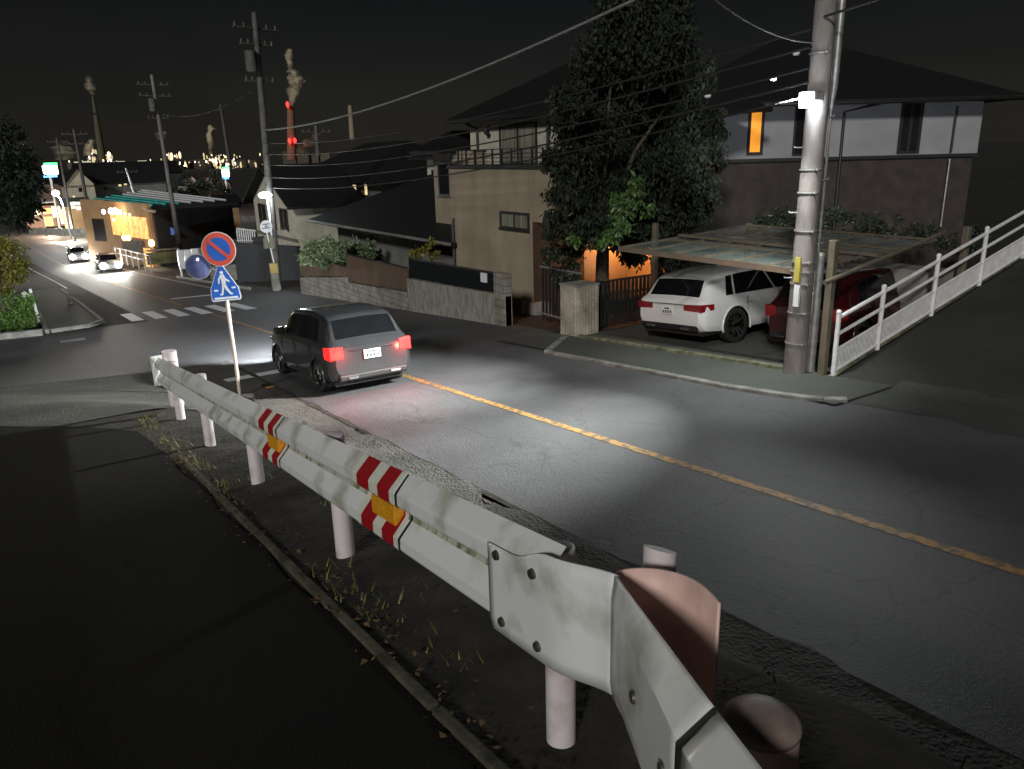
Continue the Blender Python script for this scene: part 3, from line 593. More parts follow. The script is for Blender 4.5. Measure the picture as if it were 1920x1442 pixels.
# warm lit entrance court to the right of the tower house
h.box('entrance_wall', 4.83, 5.95, 3.7, 3.95, -2.0, 1.13, 'tan', label='wall of the entrance court glowing orange under a porch lamp')
b = MB(); b.box((5.3, 3.45, 2.75), (5.5, 3.69, 2.9)); b.build('porch_lamp', emat('sodium lamp', (1.0, .45, .12), 5), h.o, local=True)
light('porch_light', 'POINT', h.world(5.5, 2.9, .55), 170, (1.0, .36, .10), size=.08)
# brown house with long low roof left of it (X=15 eave)
h = House('low_roof_house', 'long house with low dark tiled roof in front of pale upper windows', 14.0, 37.0, -3.0)
h.box('wall', 0, 13, 0, 8, -3.0, .15, 'greywall'); h.hip(-.4, 13.2, -.6, 8.5, .15, 2.0, .55, ridge=3.5)
b = MB(); b.tube([(-.95, -1.18, 3.12), (13.6, -1.18, 3.12)], .06, 8); b.build('gutter', M['greywall'], h.o, local=True, smooth=True)
h.box('upper_wall', 1.0, 8.9, 4.6, 10, .1, 2.95, 'cream'); h.hip(1.0, 9.2, 4.6, 10.5, 2.95, 1.6, .7, name='upper_roof')
h.window(4.2, 6.6, 1.6, 2.75, 4.6, 3, fr=.09, curtain=None); h.window(7.2, 8.3, 1.75, 2.6, 4.6, 1, fr=.08); h.window(1.5, 3.4, 1.3, 2.35, 4.6, 2, fr=.08)
h.box('window_curtain', 5.6, 6.1, 4.57, 4.578, 1.75, 2.6, 'curtain')
# long dark house with three lit windows
h = House('long_house', 'dark two-storey house with three narrow yellow lit windows', 20.0, 60.0, -5.0)
h.box('wall', 0, 15, 0, 8, -5, 1.6, 'greywall'); h.hip(0, 15, 0, 8, 1.6, 2.4, .9)
h.window(.5, 1.25, -.55, .9, 0, 1, 'lit_yellow', fr=.06); h.window(1.45, 2.1, -.55, .9, 0, 1, 'lit_yellow', fr=.06)
h.window(10.6, 11.3, .45, 1.35, 0, 1, 'lit_yellow', fr=.06); h.window(12.5, 13.1, .65, 1.4, 0, 1, 'lit_yellow', fr=.06)
h.window(4.5, 5.5, .1, 1.2, 0, 2); h.window(7.0, 9.4, -.5, 1.2, 0, 2)
# gabled house
h = House('gabled_house', 'grey house with steep gable facing the street behind the lamp pole', 14.6, 53.5, -4.6)
h.box('wall', 0, 8.4, 0, 3.6, -4.6, .55, 'cream'); h.gable(0, 8.4, 0, 3.6, .55, 2.05, .6, wall='cream')
h.window(1.0, 2.6, -1.3, .3, 0, 2); h.window(5.4, 7.0, -1.1, .2, 0, 2); h.window(3.4, 4.6, -1.2, .2, 0, 2)
h.box('band', -.03, 8.43, -.04, 0, -1.7, -1.5, 'greywall')
# big house on the right
h = House('corner_house', 'large two-storey house with pale upper wall, brown lower siding and amber lit window', 19.95, 19.85, -1.4, math.degrees(math.atan2(-4.9, 7.5)))
LX = 10.15
h.box('lower_wall', 0, LX-.1, .05, 9, -1.4, 2.55, 'brown_siding'); h.box('belt_course', -.05, LX+.02, -.06, .4, 2.55, 2.66, 'frame')
h.box('upper_wall', 0, LX, 0, 9, 2.66, 4.45, 'white_wall'); h.hip(0, LX, 0, 9, 4.45, 2.5, .9)
def hx(px, py, dep=26): p = CAM + ray(px, py)*dep; c, n = math.cos(h.rot), math.sin(h.rot); return (p.x-h.X)*c + (p.y-h.Y)*n
a = hx(1405, 250); h.window(a, a+.55, 2.78, 4.32, 0, 1, 'lit_amber', fr=.10, sill=False)
a = hx(1492, 250); h.window(a, a+.75, 2.72, 4.38, 0, 1, fr=.06, sill=False)
a = hx(1691, 240); h.window(a, a+.75, 2.70, 4.38, 0, 2, fr=.09, sill=False)
a = hx(1583, 240); h.pipe([(a+.9, -.6, 4.32), (a, -.10, 4.1), (a, -.10, -.6)], .05); a = hx(1792, 240); h.pipe([(a, -.12, 4.2), (a, -.10, 2.7)], .035); h.pipe([(a, -.10, 2.5), (a, -.08, .2)], .035, 'metal')
b = MB(); b.tube([(-.9, -.95, 5.75), (LX+.95, -.95, 5.75)], .06, 8); b.build('gutter', M['frame'], h.o, local=True, smooth=True)

# ------------------------------------------------------------------ walls and fences along the far side
def polywall(name, label, cat, p, q, th, hb, mt, z1=None):
    e = empty(name, (p[0], p[1], ground(*p)), label, cat); return e
X0 = 11.2
# brown panel fence on concrete: two panels
e = empty('panel_fence', (X0, 34.7, zroad(34.7)), 'brown panel fence standing on a low sloping concrete wall under the leafy bush', 'fence')
for (ya, yb, zt) in ((34.7, 28.98, -1.10), (28.92, 23.5, -.58)):
    b = MB(); b.wallseg((X0+.02, ya), (X0+.02, yb), .18, zroad(ya)-.1, zroad(yb)-.1, zroad(ya)+.75, zroad(yb)+.95 if yb > 28 else zroad(yb)+.62); b.build('concrete_base', M['block'], e, bevel=.01)
    b = MB(); zb0 = zroad(ya)+.79; zb1 = zroad(yb)+(.99 if yb > 28 else .66); b.wallseg((X0, ya), (X0, yb), .05, zb0, zb1, zt, zt+.02); b.build('panel', M['brown_panel'], e)
    b = MB(); b.wallseg((X0, ya), (X0, yb), .07, zt+.0205, zt+.041, zt+.06, zt+.08); b.build('top_rail', M['frame'], e)
    b = MB(); n = 5
    for k in range(n+1): Y = ya+(yb-ya)*k/n; b.box((X0+.03, Y-.03, zb0+(zb1-zb0)*k/n-.03), (X0+.09, Y+.03, zt-.02))
    b.build('fence_posts', M['frame'], e)
e = empty('mesh_fence', (X0, 23.4, zroad(23.4)), 'dark mesh fence on streaked ribbed block wall beside the house gate', 'fence')
b = MB(); b.wallseg((X0, 23.4), (X0, 17.35), .2, zroad(23.4)-.1, zroad(17.35)-.1, -.86, -.62); b.build('block_wall', M['stripe_block'], e, bevel=.01)
b = MB(); b.wallseg((X0, 17.9), (X0, 17.35), .24, zroad(18)-.1, zroad(17.4)-.1, -.03, -.03); b.build('end_pillar', M['block'], e, bevel=.01)
b = MB()
b.wallseg((X0, 23.35), (X0, 17.95), .03, -.82, -.60, -.22, -.10)
b.build('mesh_panel', M['mesh_panel'], e)
b = MB()
for k in range(8): Y = 23.3 - k*.76; b.box((X0+.0, Y-.02, -.86+.03*k), (X0+.04, Y+.02, -.17+.016*k))
b.wallseg((X0, 23.35), (X0, 17.95), .06, -.215, -.095, -.17, -.05); b.build('fence_frame', M['frame'], e)
b = MB(); b.box((X0-.10, 18.35, -.38), (X0-.03, 18.62, -.12)); tag(b.build('notice_plate', M['sign_white'], bevel=.01), 'small blank white notice box on the dark mesh fence near its pillar', 'notice')
# gate pillar, gate, letter box
e = empty('gate_pillar', (11.55, 14.75, zroad(14.7)), 'square pillar clad in small cream tiles at the house gate', 'pillar')
b = MB(); b.box((11.2, 14.42, zroad(14.4)-.3), (11.92, 15.02, -.02)); b.build('pillar_body', M['tile'], e, bevel=.008)
b = MB(); b.box((11.18, 14.40, -.02), (11.94, 15.04, .015)); b.build('pillar_cap', M['concrete'], e, bevel=.006)
e = empty('house_gate', (12.3, 15.9, zroad(15.9)), 'black barred gate between the tiled pillar and the tan house', 'gate')
b = MB()
for k in range(11): Y = 15.15 + k*.155; b.box((11.9, Y, zroad(Y)+.12), (11.93, Y+.075, .22))
b.build('bars', M['frame'], e); b = MB()
for z in (-1.12, .14): b.box((11.89, 15.1, z), (11.945, 16.85, z+.05))
b.build('gate_frame', M['metal'], e)
b = MB(); b.box((11.72, 15.12, -.55), (11.89, 15.72, -.18)); tag(b.build('letter_box', M['metal'], bevel=.015), 'grey letter box fixed to the barred gate beside the tiled pillar', 'letter box')
e = empty('slat_fence', (12.6, 14.0, zroad(14)), 'dark slatted fence right of the tiled pillar against the orange glow', 'fence')
b = MB()
for k in range(17): X = 12.0 + k*.13; b.box((X, 14.62, zroad(14.6)+.05), (X+.075, 14.65, .0))
for k in range(12): X = 14.3 + k*.16; b.box((X, 14.62, zroad(14.6)+.05), (X+.10, 14.65, 1.0))
b.build('slats', M['frame'], e); b = MB()
for z in (-1.05, -.4, -.05): b.box((11.95, 14.655, z), (14.3, 14.69, z+.05))
b.build('rails', M['frame'], e)
b = MB(); b.box((12.6, 14.9, -.95), (15.5, 15.1, -.60)); b.box((15.5, 14.9, -1.3), (19.0, 15.1, .9)); tag(b.build('court_wall', M['greywall']), 'low grey court wall behind the dark slatted fence', 'wall')
# carport
e = empty('carport', (11.0, 9.8, zroad(9.8)), 'carport with bronze frame and pale translucent panels over the parked cars', 'carport')
def cp(Y): return 1.08
fX, bX = 10.95, 14.9; ZB = .10
def crz(X, Y): return cp(Y) - .0*(X-fX) + .045*(X-fX)*1
b = MB(); ya, yb = 12.55, 8.0
b.hexa([(fX-.05, ya, crz(fX, ya)-.05), (fX+.05, ya, crz(fX, ya)-.05), (fX+.05, yb, crz(fX, yb)-.05), (fX-.05, yb, crz(fX, yb)-.05), (fX-.05, ya, crz(fX, ya)+.05), (fX+.05, ya, crz(fX, ya)+.05), (fX+.05, yb, crz(fX, yb)+.05), (fX-.05, yb, crz(fX, yb)+.05)])
b.build('front_beam', M['alu'], e)
b = MB()
for k in range(7):
    Y = ya + (yb-ya)*k/6 + (.06 if k == 6 else 0); b.tube([(fX+.06, Y, crz(fX, Y)+.02), (bX, Y, crz(bX, Y)+.02)], .028, 6)
for k in range(1, 4): X = fX + (bX-fX)*k/3.0; b.tube([(X, ya, crz(X, ya)+.03), (X, yb, crz(X, yb)+.03)], .026, 6)
b.build('rafters', M['alu'], e)
for k in range(6):
    Y1 = ya + (yb-ya)*k/6 - .03; Y2 = ya + (yb-ya)*(k+1)/6 + .03
    for j in range(3):
        X1 = fX + .08 + (bX-fX-.1)*j/3; X2 = fX + .02 + (bX-fX-.1)*(j+1)/3; b = MB()
        b.hexa([(X1, Y1, crz(X1, Y1)+.005), (X2, Y1, crz(X2, Y1)+.005), (X2, Y2, crz(X2, Y2)+.005), (X1, Y2, crz(X1, Y2)+.005), (X1, Y1, crz(X1, Y1)+.012), (X2, Y1, crz(X2, Y1)+.012), (X2, Y2, crz(X2, Y2)+.012), (X1, Y2, crz(X1, Y2)+.012)])
        b.build('roof_panel', M['poly'], e)
b = MB(); b.box((12.6, 7.75, crz(12.6, 7.7)+.05), (12.72, 12.5, crz(12.6, 7.7)+.11)); b.build('top_beam', M['alu'], e)
for (X, Y, zt) in ((11.15, 7.62, 1.62), (12.9, 13.55, 1.42), (15.2, 7.62, 1.55), (15.2, 12.75, 1.3)):
    b = MB(); b.box((X-.06, Y-.06, ground(X, 8 if Y < 8 else Y)-.4), (X+.06, Y+.06, zt)); b.build('post', M['alu'], e, bevel=.015)
b = MB(); b.tube([(10.85, 7.52, .98), (14.2, 7.52, 1.52)], .04, 8); b.build('side_beam', M['alu'], e, angle=50)
# white fence up the side street
e = empty('white_fence', (11.1, 7.38, -.6), 'white barred fence climbing the kerb of the dark side street', 'fence')
FX = [11.1, 12.29, 13.88, 15.44, 17.0, 18.6, 20.2, 21.8, 23.4]
zf = lambda X: -.60 + .235*(X-11.1)
for X in FX:
    b = MB(); b.tube([(X, 7.38, zf(X)-.1), (X, 7.38, zf(X)+1.07)], .04, 12); b.sphere((X, 7.38, zf(X)+1.09), .045, 6); b.build('post', M['steel_white'], e, angle=40)
for hh, r in ((1.0, .034), (.72, .030)):
    b = MB(); b.tube([(FX[0], 7.38, zf(FX[0])+hh), (FX[-1], 7.38, zf(FX[-1])+hh)], r, 8); b.build('rail', M['steel_white'], e, angle=40)
for (xa, xb) in zip(FX[:-1], FX[1:]):
    b = MB()
    for hh in (.46, .10): b.tube([(xa, 7.38, zf(xa)+hh), (xb, 7.38, zf(xb)+hh)], .026, 6)
    n = int((xb-xa)/.036)
    for k in range(1, n): X = xa+(xb-xa)*k/n; b.tube([(X, 7.38, zf(X)+.10), (X, 7.38, zf(X)+.46)], .0075, 5, cap=False)
    b.build('bar_panel', M['steel_white'], e)
b = MB(); n = 16
for k in range(n):
    xa = 11.0 + k*.8; xb = xa + .79; b.wallseg((xa, 7.40), (xb, 7.40), .2, zf(xa)-.9, zf(xb)-.9, zf(xa)+.0, zf(xb)+.0)
tag(b.build('retaining_kerb', M['mossy'], bevel=.01), 'mossy concrete retaining kerb carrying the white fence', 'kerb')
b = MB(); b.box((14.2, 7.6, -1.2), (14.9, 9.4, .78)); tag(b.build('block_enclosure', M['concrete'], bevel=.01), 'pale concrete block enclosure behind the white fence', 'wall')
# ------------------------------------------------------------------ utility poles and lamps
def upole(X, Y, top, r0, r1, label, mt='pole', lean=0, arms=(), name='utility_pole', trans=False, group=None, zb=None):
    zb = ground(X, Y) if zb is None else zb
    e = empty(name, (X, Y, zb), label, 'utility pole', group); b = MB(); b.tube([(X, Y, zb-.3), (X+lean*.5, Y, (zb+top)/2), (X+lean, Y, top)], [r0, (r0+r1)/2, r1], 24); b.build('shaft', M[mt], e, angle=40)
    for (za, L, ang) in arms:
        b = MB(); dx, dy = math.cos(ang)*L/2, math.sin(ang)*L/2; k = (za-zb)/(top-zb); cx = X+lean*k
        b.tube([(cx-dx, Y-dy, za), (cx+dx, Y+dy, za)], .045, 6)
        for t in (-.9, -.5, .5, .9): b.tube([(cx+dx*t, Y+dy*t, za), (cx+dx*t, Y+dy*t, za+.22)], [.06, .04], 8)
        b.build('crossarm', M['dark_pole'], e)
    if trans:
        zt = top - 2.6; b = MB(); b.tube([(X-.35+lean*.7, Y-.2, zt), (X-.35+lean*.7, Y-.2, zt+.9)], .26, 14); b.build('transformer', M['dark_pole'], e, angle=40)
    return e
P1 = upole(10.92, 8.0, 9.0, .185, .14, 'thick concrete utility pole with bright lamp, step bolts and grey conduit, beside the white fence', lean=.05)
PX, PY = 10.92, 8.0
b = MB(); b.tube([(PX+.27, PY-.12, -.7), (PX+.27, PY-.12, 1.35)], .072, 16); b.tube([(PX+.27, PY-.12, 1.35), (PX+.27, PY-.12, 1.40)], [.072, .05], 16); b.build('conduit', M['metal'], P1, angle=40)
b = MB(); b.tube([(PX+.24, PY-.10, 1.38), (PX+.24, PY-.10, 3.6)], .022, 8); b.tube([(PX+.24, PY-.10, 3.6), (PX+.26, PY-.10, 3.95), (PX+.30, PY-.10, 9.0)], [.03, .06, .06], 12); b.build('cable_riser', M['metal'], P1, angle=40)
for k, z in enumerate((-.1, .42, .9, 1.1, 1.25, 1.75, 2.35, 2.7, 4.4)):
    rr = .187 - .045*(z+.7)/9.7; b = MB(); b.tube([(PX, PY, z), (PX, PY, z+.018)], rr+.006, 24); b.tube([(PX-rr*.5, PY-rr*.9, z+.01), (PX-rr*.5-.05, PY-rr*.9-.05, z+.01)], .016, 6); b.build('strap', M['metal'], P1, angle=40)
for k, z in enumerate((1.0, 1.55, 2.05, 2.55, 3.05, 3.5)):
    s_ = 1 if k % 2 else -1; b = MB(); c_ = Vector((Rt.x, Rt.y, 0)).normalized()*s_; p = Vector((PX, PY, z)) + c_*.16; b.tube([p, p + c_*.13, p + c_*.135 + Vector((0,0,.03))], .010, 6); b.build('step_bolt', M['metal'], P1)
b = MB(); b.box((PX-.215, PY-.10, .95), (PX-.175, PY+.0, 1.35)); b.build('number_plate', mat('yellow tag', (.45,.38,.08), .5), P1)
b = MB(); b.box((PX-.21, PY-.12, .55), (PX-.175, PY-.02, .9)); b.build('notice_plate', M['sign_white'], P1)
# the lamp head
LC = Vector((10.60, 7.86, 3.74))
b = MB(); b.box((LC.x-.10, LC.y-.12, LC.z-.03), (LC.x+.16, LC.y+.12, LC.z+.12)); lh = b.build('lamp_head', M['metal'], P1, bevel=.03)
b = MB(); b.box((LC.x-.13, LC.y-.11, LC.z-.11), (LC.x+.10, LC.y+.11, LC.z-.032)); b.box((LC.x-.155, LC.y-.10, LC.z-.09), (LC.x-.105, LC.y+.10, LC.z+.10)); b.build('lamp_lens', emat('street lamp lens', (.86,.94,1.0), 60), lh)
b = MB(); b.tube([(LC.x+.1, LC.y, LC.z+.04), (PX-.1, PY, LC.z-.02)], .02, 8); b.build('lamp_bracket', M['metal'], P1)
for tgt, pw in (((3.7, 9.6, -.6), 9000), ((4.2, 14.8, -1.0), 14000), ((3.8, 4.2, -.2), 650), ((9.3, 9.6, -.8), 950)): light('street_light', 'SPOT', LC + Vector((-.20 if tgt[0] < 9 else -.55, -.03, -.14)), pw, (.93,.98,.96), target=tgt, size=.12, cone={3.7: 66, 4.2: 50, 3.8: 56, 9.3: 116}[tgt[0]], blend=1.0)
light('street_light', 'SPOT', LC + Vector((-.10, .26, -.02)), 2000, (.90,.95,1.0), target=(22, 16.5, 3.4), size=.1, cone=50, blend=.5)
light('street_light_spill', 'POINT', LC + Vector((-.50, -.25, -.12)), 22, (.86,.94,1.0), size=.10)
# second pole with lamp
P2 = upole(11.45, 39.4, 9.6, .20, .13, 'utility pole with round street lamp in front of the gabled house', lean=.35, arms=((8.9, 2.4, .3), (8.2, 1.8, .3), (6.6, 1.6, .3)), trans=True, mt='dark_pole')
q = atY(497, 366, 39.0); b = MB(); b.sphere(tuple(q), .22, 8, (1.5, 1, .7)); b.build('lamp_globe', emat('lamp globe', (.85,.95,1.0), 22), P2, smooth=True)
b = MB(); b.tube([q + Vector((.1, .1, .05)), Vector((11.36, 39.15, q.z-.15)), Vector((11.38, 39.15, q.z-.9)), Vector((11.36, 39.15, q.z-2.6))], .045, 8); b.build('lamp_arm', M['steel_white'], P2, angle=40)
light('pole_lamp', 'POINT', q + Vector((-.1, -.3, -.25)), 170, (.86,.95,1.0), size=.2)
# bus stop sign and refuse box at its foot
p = atY(499, 425, 38.6); e = empty('bus_stop_sign', (p.x, p.y, ground(p.x, p.y)), 'round white bus stop sign on a post beside the lamp pole', 'bus stop sign')
b = MB(); disc(b, (p, exx, ez), (0, 0), .30, .03); bs_ = b.build('sign_disc', M['sign_white'], e)
b = MB(); P_ = (p + nr*.004, exx, ez)
for pl_ in ([(-.17, .10), (.17, .10), (.17, .14), (-.17, .14)], [(-.02, -.05), (.02, -.05), (.02, .10), (-.02, .10)], [(-.2, -.09), (.2, -.09), (.2, -.05), (-.2, -.05)], [(-.1, .0), (.12, .0), (.12, .03), (-.1, .03)]): b.plate(pl_, P_, .003)
b.build('lettering', M['frame'], bs_)
b = MB(); b.tube([p - ez*.28, (p.x+.35, p.y, ground(p.x, p.y))], .035, 8); b.build('post', M['steel_white'], e, angle=40)
b = MB(); b.plate([(-.28, -.5), (.28, -.5), (.28, .0), (-.05, .18), (-.28, .0)], (p - ez*.55 + exx*.05, exx, ez), .02); b.build('timetable_board', M['curtain'], e)
e = empty('refuse_box', (11.0, 38.2, ground(11, 38.2)), 'small pale utility cabinet with yellow top at the foot of the lamp pole', 'cabinet')
b = MB(); b.box((10.85, 38.0, ground(11, 38.2)), (11.15, 38.3, ground(11, 38.2)+.85)); b.build('cabinet_body', M['concrete'], e, bevel=.02)
b = MB(); b.box((10.83, 37.98, ground(11, 38.2)+.86), (11.17, 38.32, ground(11, 38.2)+1.35)); b.build('cabinet_top', mat('ochre cover', (.45,.33,.12), .6), e, bevel=.03)
# further poles
upole(12.0, 66.8, 9.3, .20, .12, 'tall utility pole right of the solar roof with crossarms', mt='pole', lean=-.2, arms=((8.6, 2.4, .2), (7.8, 2.4, .2), (6.2, 1.6, .2)), trans=True)
def farpole(px, py0, py1, Y, label, arms=2, r=.2, mt='dark_pole', tx=None):
    a = atY(px, py1, Y); t = atY(tx or px, py0, Y); upole(a.x, Y, t.z, r, r*.6, label, mt=mt, lean=t.x-a.x, zb=a.z, arms=[(t.z-.5-k*.9, 2.4, .1) for k in range(arms)])
farpole(180, 470, 470, 94, 'x') if 0 else None
farpole(178, 242, 462, 92, 'slim utility pole just left of the orange-lit restaurant', tx=138)
farpole(140, 258, 450, 118, 'dark utility pole between the shop lights and the restaurant', tx=106, arms=1)
farpole(255, 315, 368, 110, 'short pale pole rising behind the solar panel roof', mt='metal', tx=236, arms=1, r=.22)
farpole(70, 262, 402, 150, 'thin pole beyond the dark tree on the left', tx=30, mt='dark_pole')
farpole(52, 270, 400, 165, 'thinnest far pole among the left tree branches', tx=44, mt='metal', arms=0, r=.15)
farpole(596, 235, 285, 60, 'short pole top with crossarm above the long dark roof', tx=592, arms=1)
farpole(430, 195, 300, 260, 'distant dark lattice mast left of the lamp pole', tx=413, arms=0, r=.6)
# cables
def cable(p, q, sag, r, label, mt='cable', grp='overhead cables along the street'):
    p, q = Vector(p), Vector(q); b = MB(); n = 24; b.tube([p.lerp(q, i/n) - Vector((0, 0, sag*4*(i/n)*(1-i/n))) for i in range(n+1)], r, 6, cap=False); o = b.build('overhead_cable', M[mt], smooth=True); tag(o, label, 'cable', grp); return o
cable((10.7, 3.0, 7.2), (11.6, 39.4, 4.4), .9, .035, 'thickest overhead cable crossing the dark sky above the tan house roof', 'cable_light')
for k, (z0, z1, rr) in enumerate(((4.75, 2.6, .018), (4.5, 2.1, .022), (4.2, 1.6, .018), (4.0, 1.0, .022), (3.8, .5, .018))):
    cable((10.75, 8.05, z0), (11.6, 39.4, z1+1.2), .5, rr, ['top', 'second', 'third', 'fourth', 'lowest'][k] + ' of the five cables strung past the tan house balcony', 'cable')
cable((10.8, 7.9, 4.9), (8.0, -6, 6.9), .3, .02, 'cable leaving the thick pole top to the upper right')
cable((10.7, 8.0, 4.55), atY(1340, 0, 6.5), .1, .010, 'thin service cable with insulators rising left from the thick pole', 'cable_light')
cable(atY(120, 182, 66), (11.9, 66.8, 6.6), 1.0, .06, 'dark cable sagging across the sky to the pole beside the solar roof'); cable((11.9, 66.8, 6.6), (11.7, 39.4, 6.4), .7, .03, 'dark cable between the two tall poles')
for k, (x_, y_) in enumerate(((1327, 180), (1450, 148), (1493, 100))):
    q = atX(x_, y_, 10.7 - .2*k) if 0 else atY(x_, y_, 10.5 - k*.8); b = MB(); b.sphere(tuple(q), .05, 6, (1.6, 1, .8)); tag(b.build('cable_connector', M['steel_white'], smooth=True), ['round', 'middle', 'highest'][k] + ' pale insulator hanging on the cables left of the lamp', 'insulator')
# ------------------------------------------------------------------ cars
def interp(xs, ys, x): return float(np.interp(x, xs, ys))
def pch(xs, ys, x):          # smooth monotone-ish interpolation
    i = max(0, min(len(xs)-2, int(np.searchsorted(xs, x)-1))); h_ = xs[i+1]-xs[i]; t = (x-xs[i])/h_
    def sl_(k):
        if k <= 0 or k >= len(xs)-1: return 0
        a = (ys[k]-ys[k-1])/(xs[k]-xs[k-1]); c = (ys[k+1]-ys[k])/(xs[k+1]-xs[k]); return 0 if a*c <= 0 else 2*a*c/(a+c)
    m0, m1 = sl_(i)*h_, sl_(i+1)*h_
    return (2*t**3-3*t**2+1)*ys[i] + (t**3-2*t**2+t)*m0 + (-2*t**3+3*t**2)*ys[i+1] + (t**3-t**2)*m1
def make_car(name, label, loc, rot, S, paint, group=None, plate=None, lit=None):
    e = empty(name, loc, label, 'car', group, rot); L, W, H = S['L'], S['W'], S['H']; hw = W/2
    X = S['x']; body = MB(); NX = 120; NR = 9
    xs = sorted(set([0, .02, .05, .1] + list(np.linspace(.1, L-.1, NX)) + [L-.1, L-.05, L-.02, L]))
    def ring(x):
        zb = pch(X, S['zb'], x); bl = pch(X, S['belt'], x); zt = pch(X, S['top'], x); wb = pch(X, S['wb'], x)*hw; wt = pch(X, S['wt'], x)*hw
        bl = min(bl, zt-.035); mid = zb + (bl-zb)*.5
        key = [(wb*.80, zb), (wb*.95, zb+.05), (wb*.995, zb+.16), (wb, mid), (wb*.985, bl-.10), (wb*.955, bl), (wb*.94, bl+.025*min(1, (zt-bl)/.2))]
        zz = [p[1] for p in key]; pts = [(0, zb)] + [(float(np.interp(i_, range(7), [p[0] for p in key])), float(np.interp(i_, range(7), zz))) for i_ in (0, 1, 1.5, 2, 2.25, 2.5, 2.75, 3, 3.25, 3.5, 3.75, 4, 4.33, 4.66, 5, 6)]
        gh = zt-bl-.02; r = []
        for t in (.25, .5, .75, .92): r.append((wb*.94 + (wt-wb*.94)*t, bl+.02 + (gh-.045*min(1, gh/.25))*t))
        pts += r + [(wt*.965, zt-.025*min(1, gh/.25)), (wt*.90, zt-.008*min(1, gh/.25)), (wt*.6, zt+.004), (0, zt+.012)]
        return pts
    rows = [ring(x) for x in xs]; n = len(rows[0]); wr = S['wr']; wx = (S['w0'], S['w1']); zc = wr
    gl_side = {}; gl_rear = MB(); gl_front = MB()
    for i in range(len(xs)-1):
        x0, x1 = xs[i], xs[i+1]; xm = (x0+x1)/2
        for k in range(n-1):
            q = [(x0, rows[i][k]), (x0, rows[i][k+1]), (x1, rows[i+1][k+1]), (x1, rows[i+1][k])]
            zm = sum(p[1][1] for p in q)/4; tgt = body
            if any(math.hypot(xm-w_, zm-zc) < wr+.045 for w_ in wx) and 1 <= k <= 14: continue
            if k <= 1 and any(abs(xm-w_) < wr+.04 for w_ in wx): continue
            if k >= 22 and S['rg'][0] < xm < S['rg'][1]: tgt = gl_rear
            elif k >= 22 and S['fg'][0] < xm < S['fg'][1]: tgt = gl_front
            for sgn in (1, -1):
                pts = [(x, sgn*y, z) for x, (y, z) in q]
                tgt.face(pts if sgn > 0 else pts[::-1])
    for (x, r, sg) in ((xs[0], rows[0], -1), (xs[-1], rows[-1], 1)):      # closed ends
        for sgn in (1, -1):
            pts = [(x, sgn*y, z) for y, z in r]; body.face(pts if sg*sgn < 0 else pts[::-1])
    def weld(o):
        import bmesh
        bm = bmesh.new(); bm.from_mesh(o.data); bmesh.ops.remove_doubles(bm, verts=bm.verts, dist=.0008); bmesh.ops.recalc_face_normals(bm, faces=bm.faces); bm.to_mesh(o.data); bm.free()
        o.data.polygons.foreach_set('use_smooth', [True]*len(o.data.polygons)); o.data.set_sharp_from_angle(angle=R(38)); return o
    weld(body.build('body', M[paint], e, local=True))
    def ysurf(x, z):
        r_ = ring(x)[15:21]; return float(np.interp(z, [p[1] for p in r_], [p[0] for p in r_]))
    a0, a1 = S['sg']; gaps = [0] + [(p_-a0)/(a1-a0) for p_ in S['pillars']] + [1]
    for sgn in (1, -1):
        for s0, s1 in zip(gaps[:-1], gaps[1:]):
            s0 += .012; s1 -= .012; g_ = MB(); V = []; Fs = []; ns, nt_ = 16, 6
            for j in range(nt_+1):
                for i in range(ns+1):
                    s_ = s0 + (s1-s0)*i/ns; t = j/nt_; xl = a0 + (a1-a0)*s_; xh = a0 + S['lean'][0]*.5 + (a1-a0-(S['lean'][0]+S['lean'][1])*.5)*s_; x = xl + (xh-xl)*t
                    zl = min(pch(X, S['belt'], x), pch(X, S['top'], x)-.04) + .045; zh = max(zl+.01, pch(X, S['top'], x) - .085); z = zl + (zh-zl)*t; V.append((x, sgn*(ysurf(x, z)+.005), z))
            for j in range(nt_):
                for i in range(ns): q_ = (j*(ns+1)+i, j*(ns+1)+i+1, (j+1)*(ns+1)+i+1, (j+1)*(ns+1)+i); Fs.append(q_ if sgn < 0 else q_[::-1])
            g_.mesh(V, Fs); g_.build('side_window', M['car_glass'], e, local=True, smooth=True)
    for g_, nm in ((gl_rear, 'rear_window'), (gl_front, 'windscreen')): weld(g_.build(nm, M['car_glass'], e, local=True))
    # lower dark sill and bumper skirt, wheel wells
    b = MB(); b.box((.10, -hw*.86, S['zb'][2]-.06), (L-.10, hw*.86, S['zb'][2]+.02))
    for w_ in wx:
        for sgn in (1, -1): ya, yb = sorted((sgn*hw*.62, sgn*hw*.66)); b.box((w_-wr-.04, ya, .12), (w_+wr+.04, yb, wr*2+.02))
    b.build('underbody', M['black'], e, local=True)
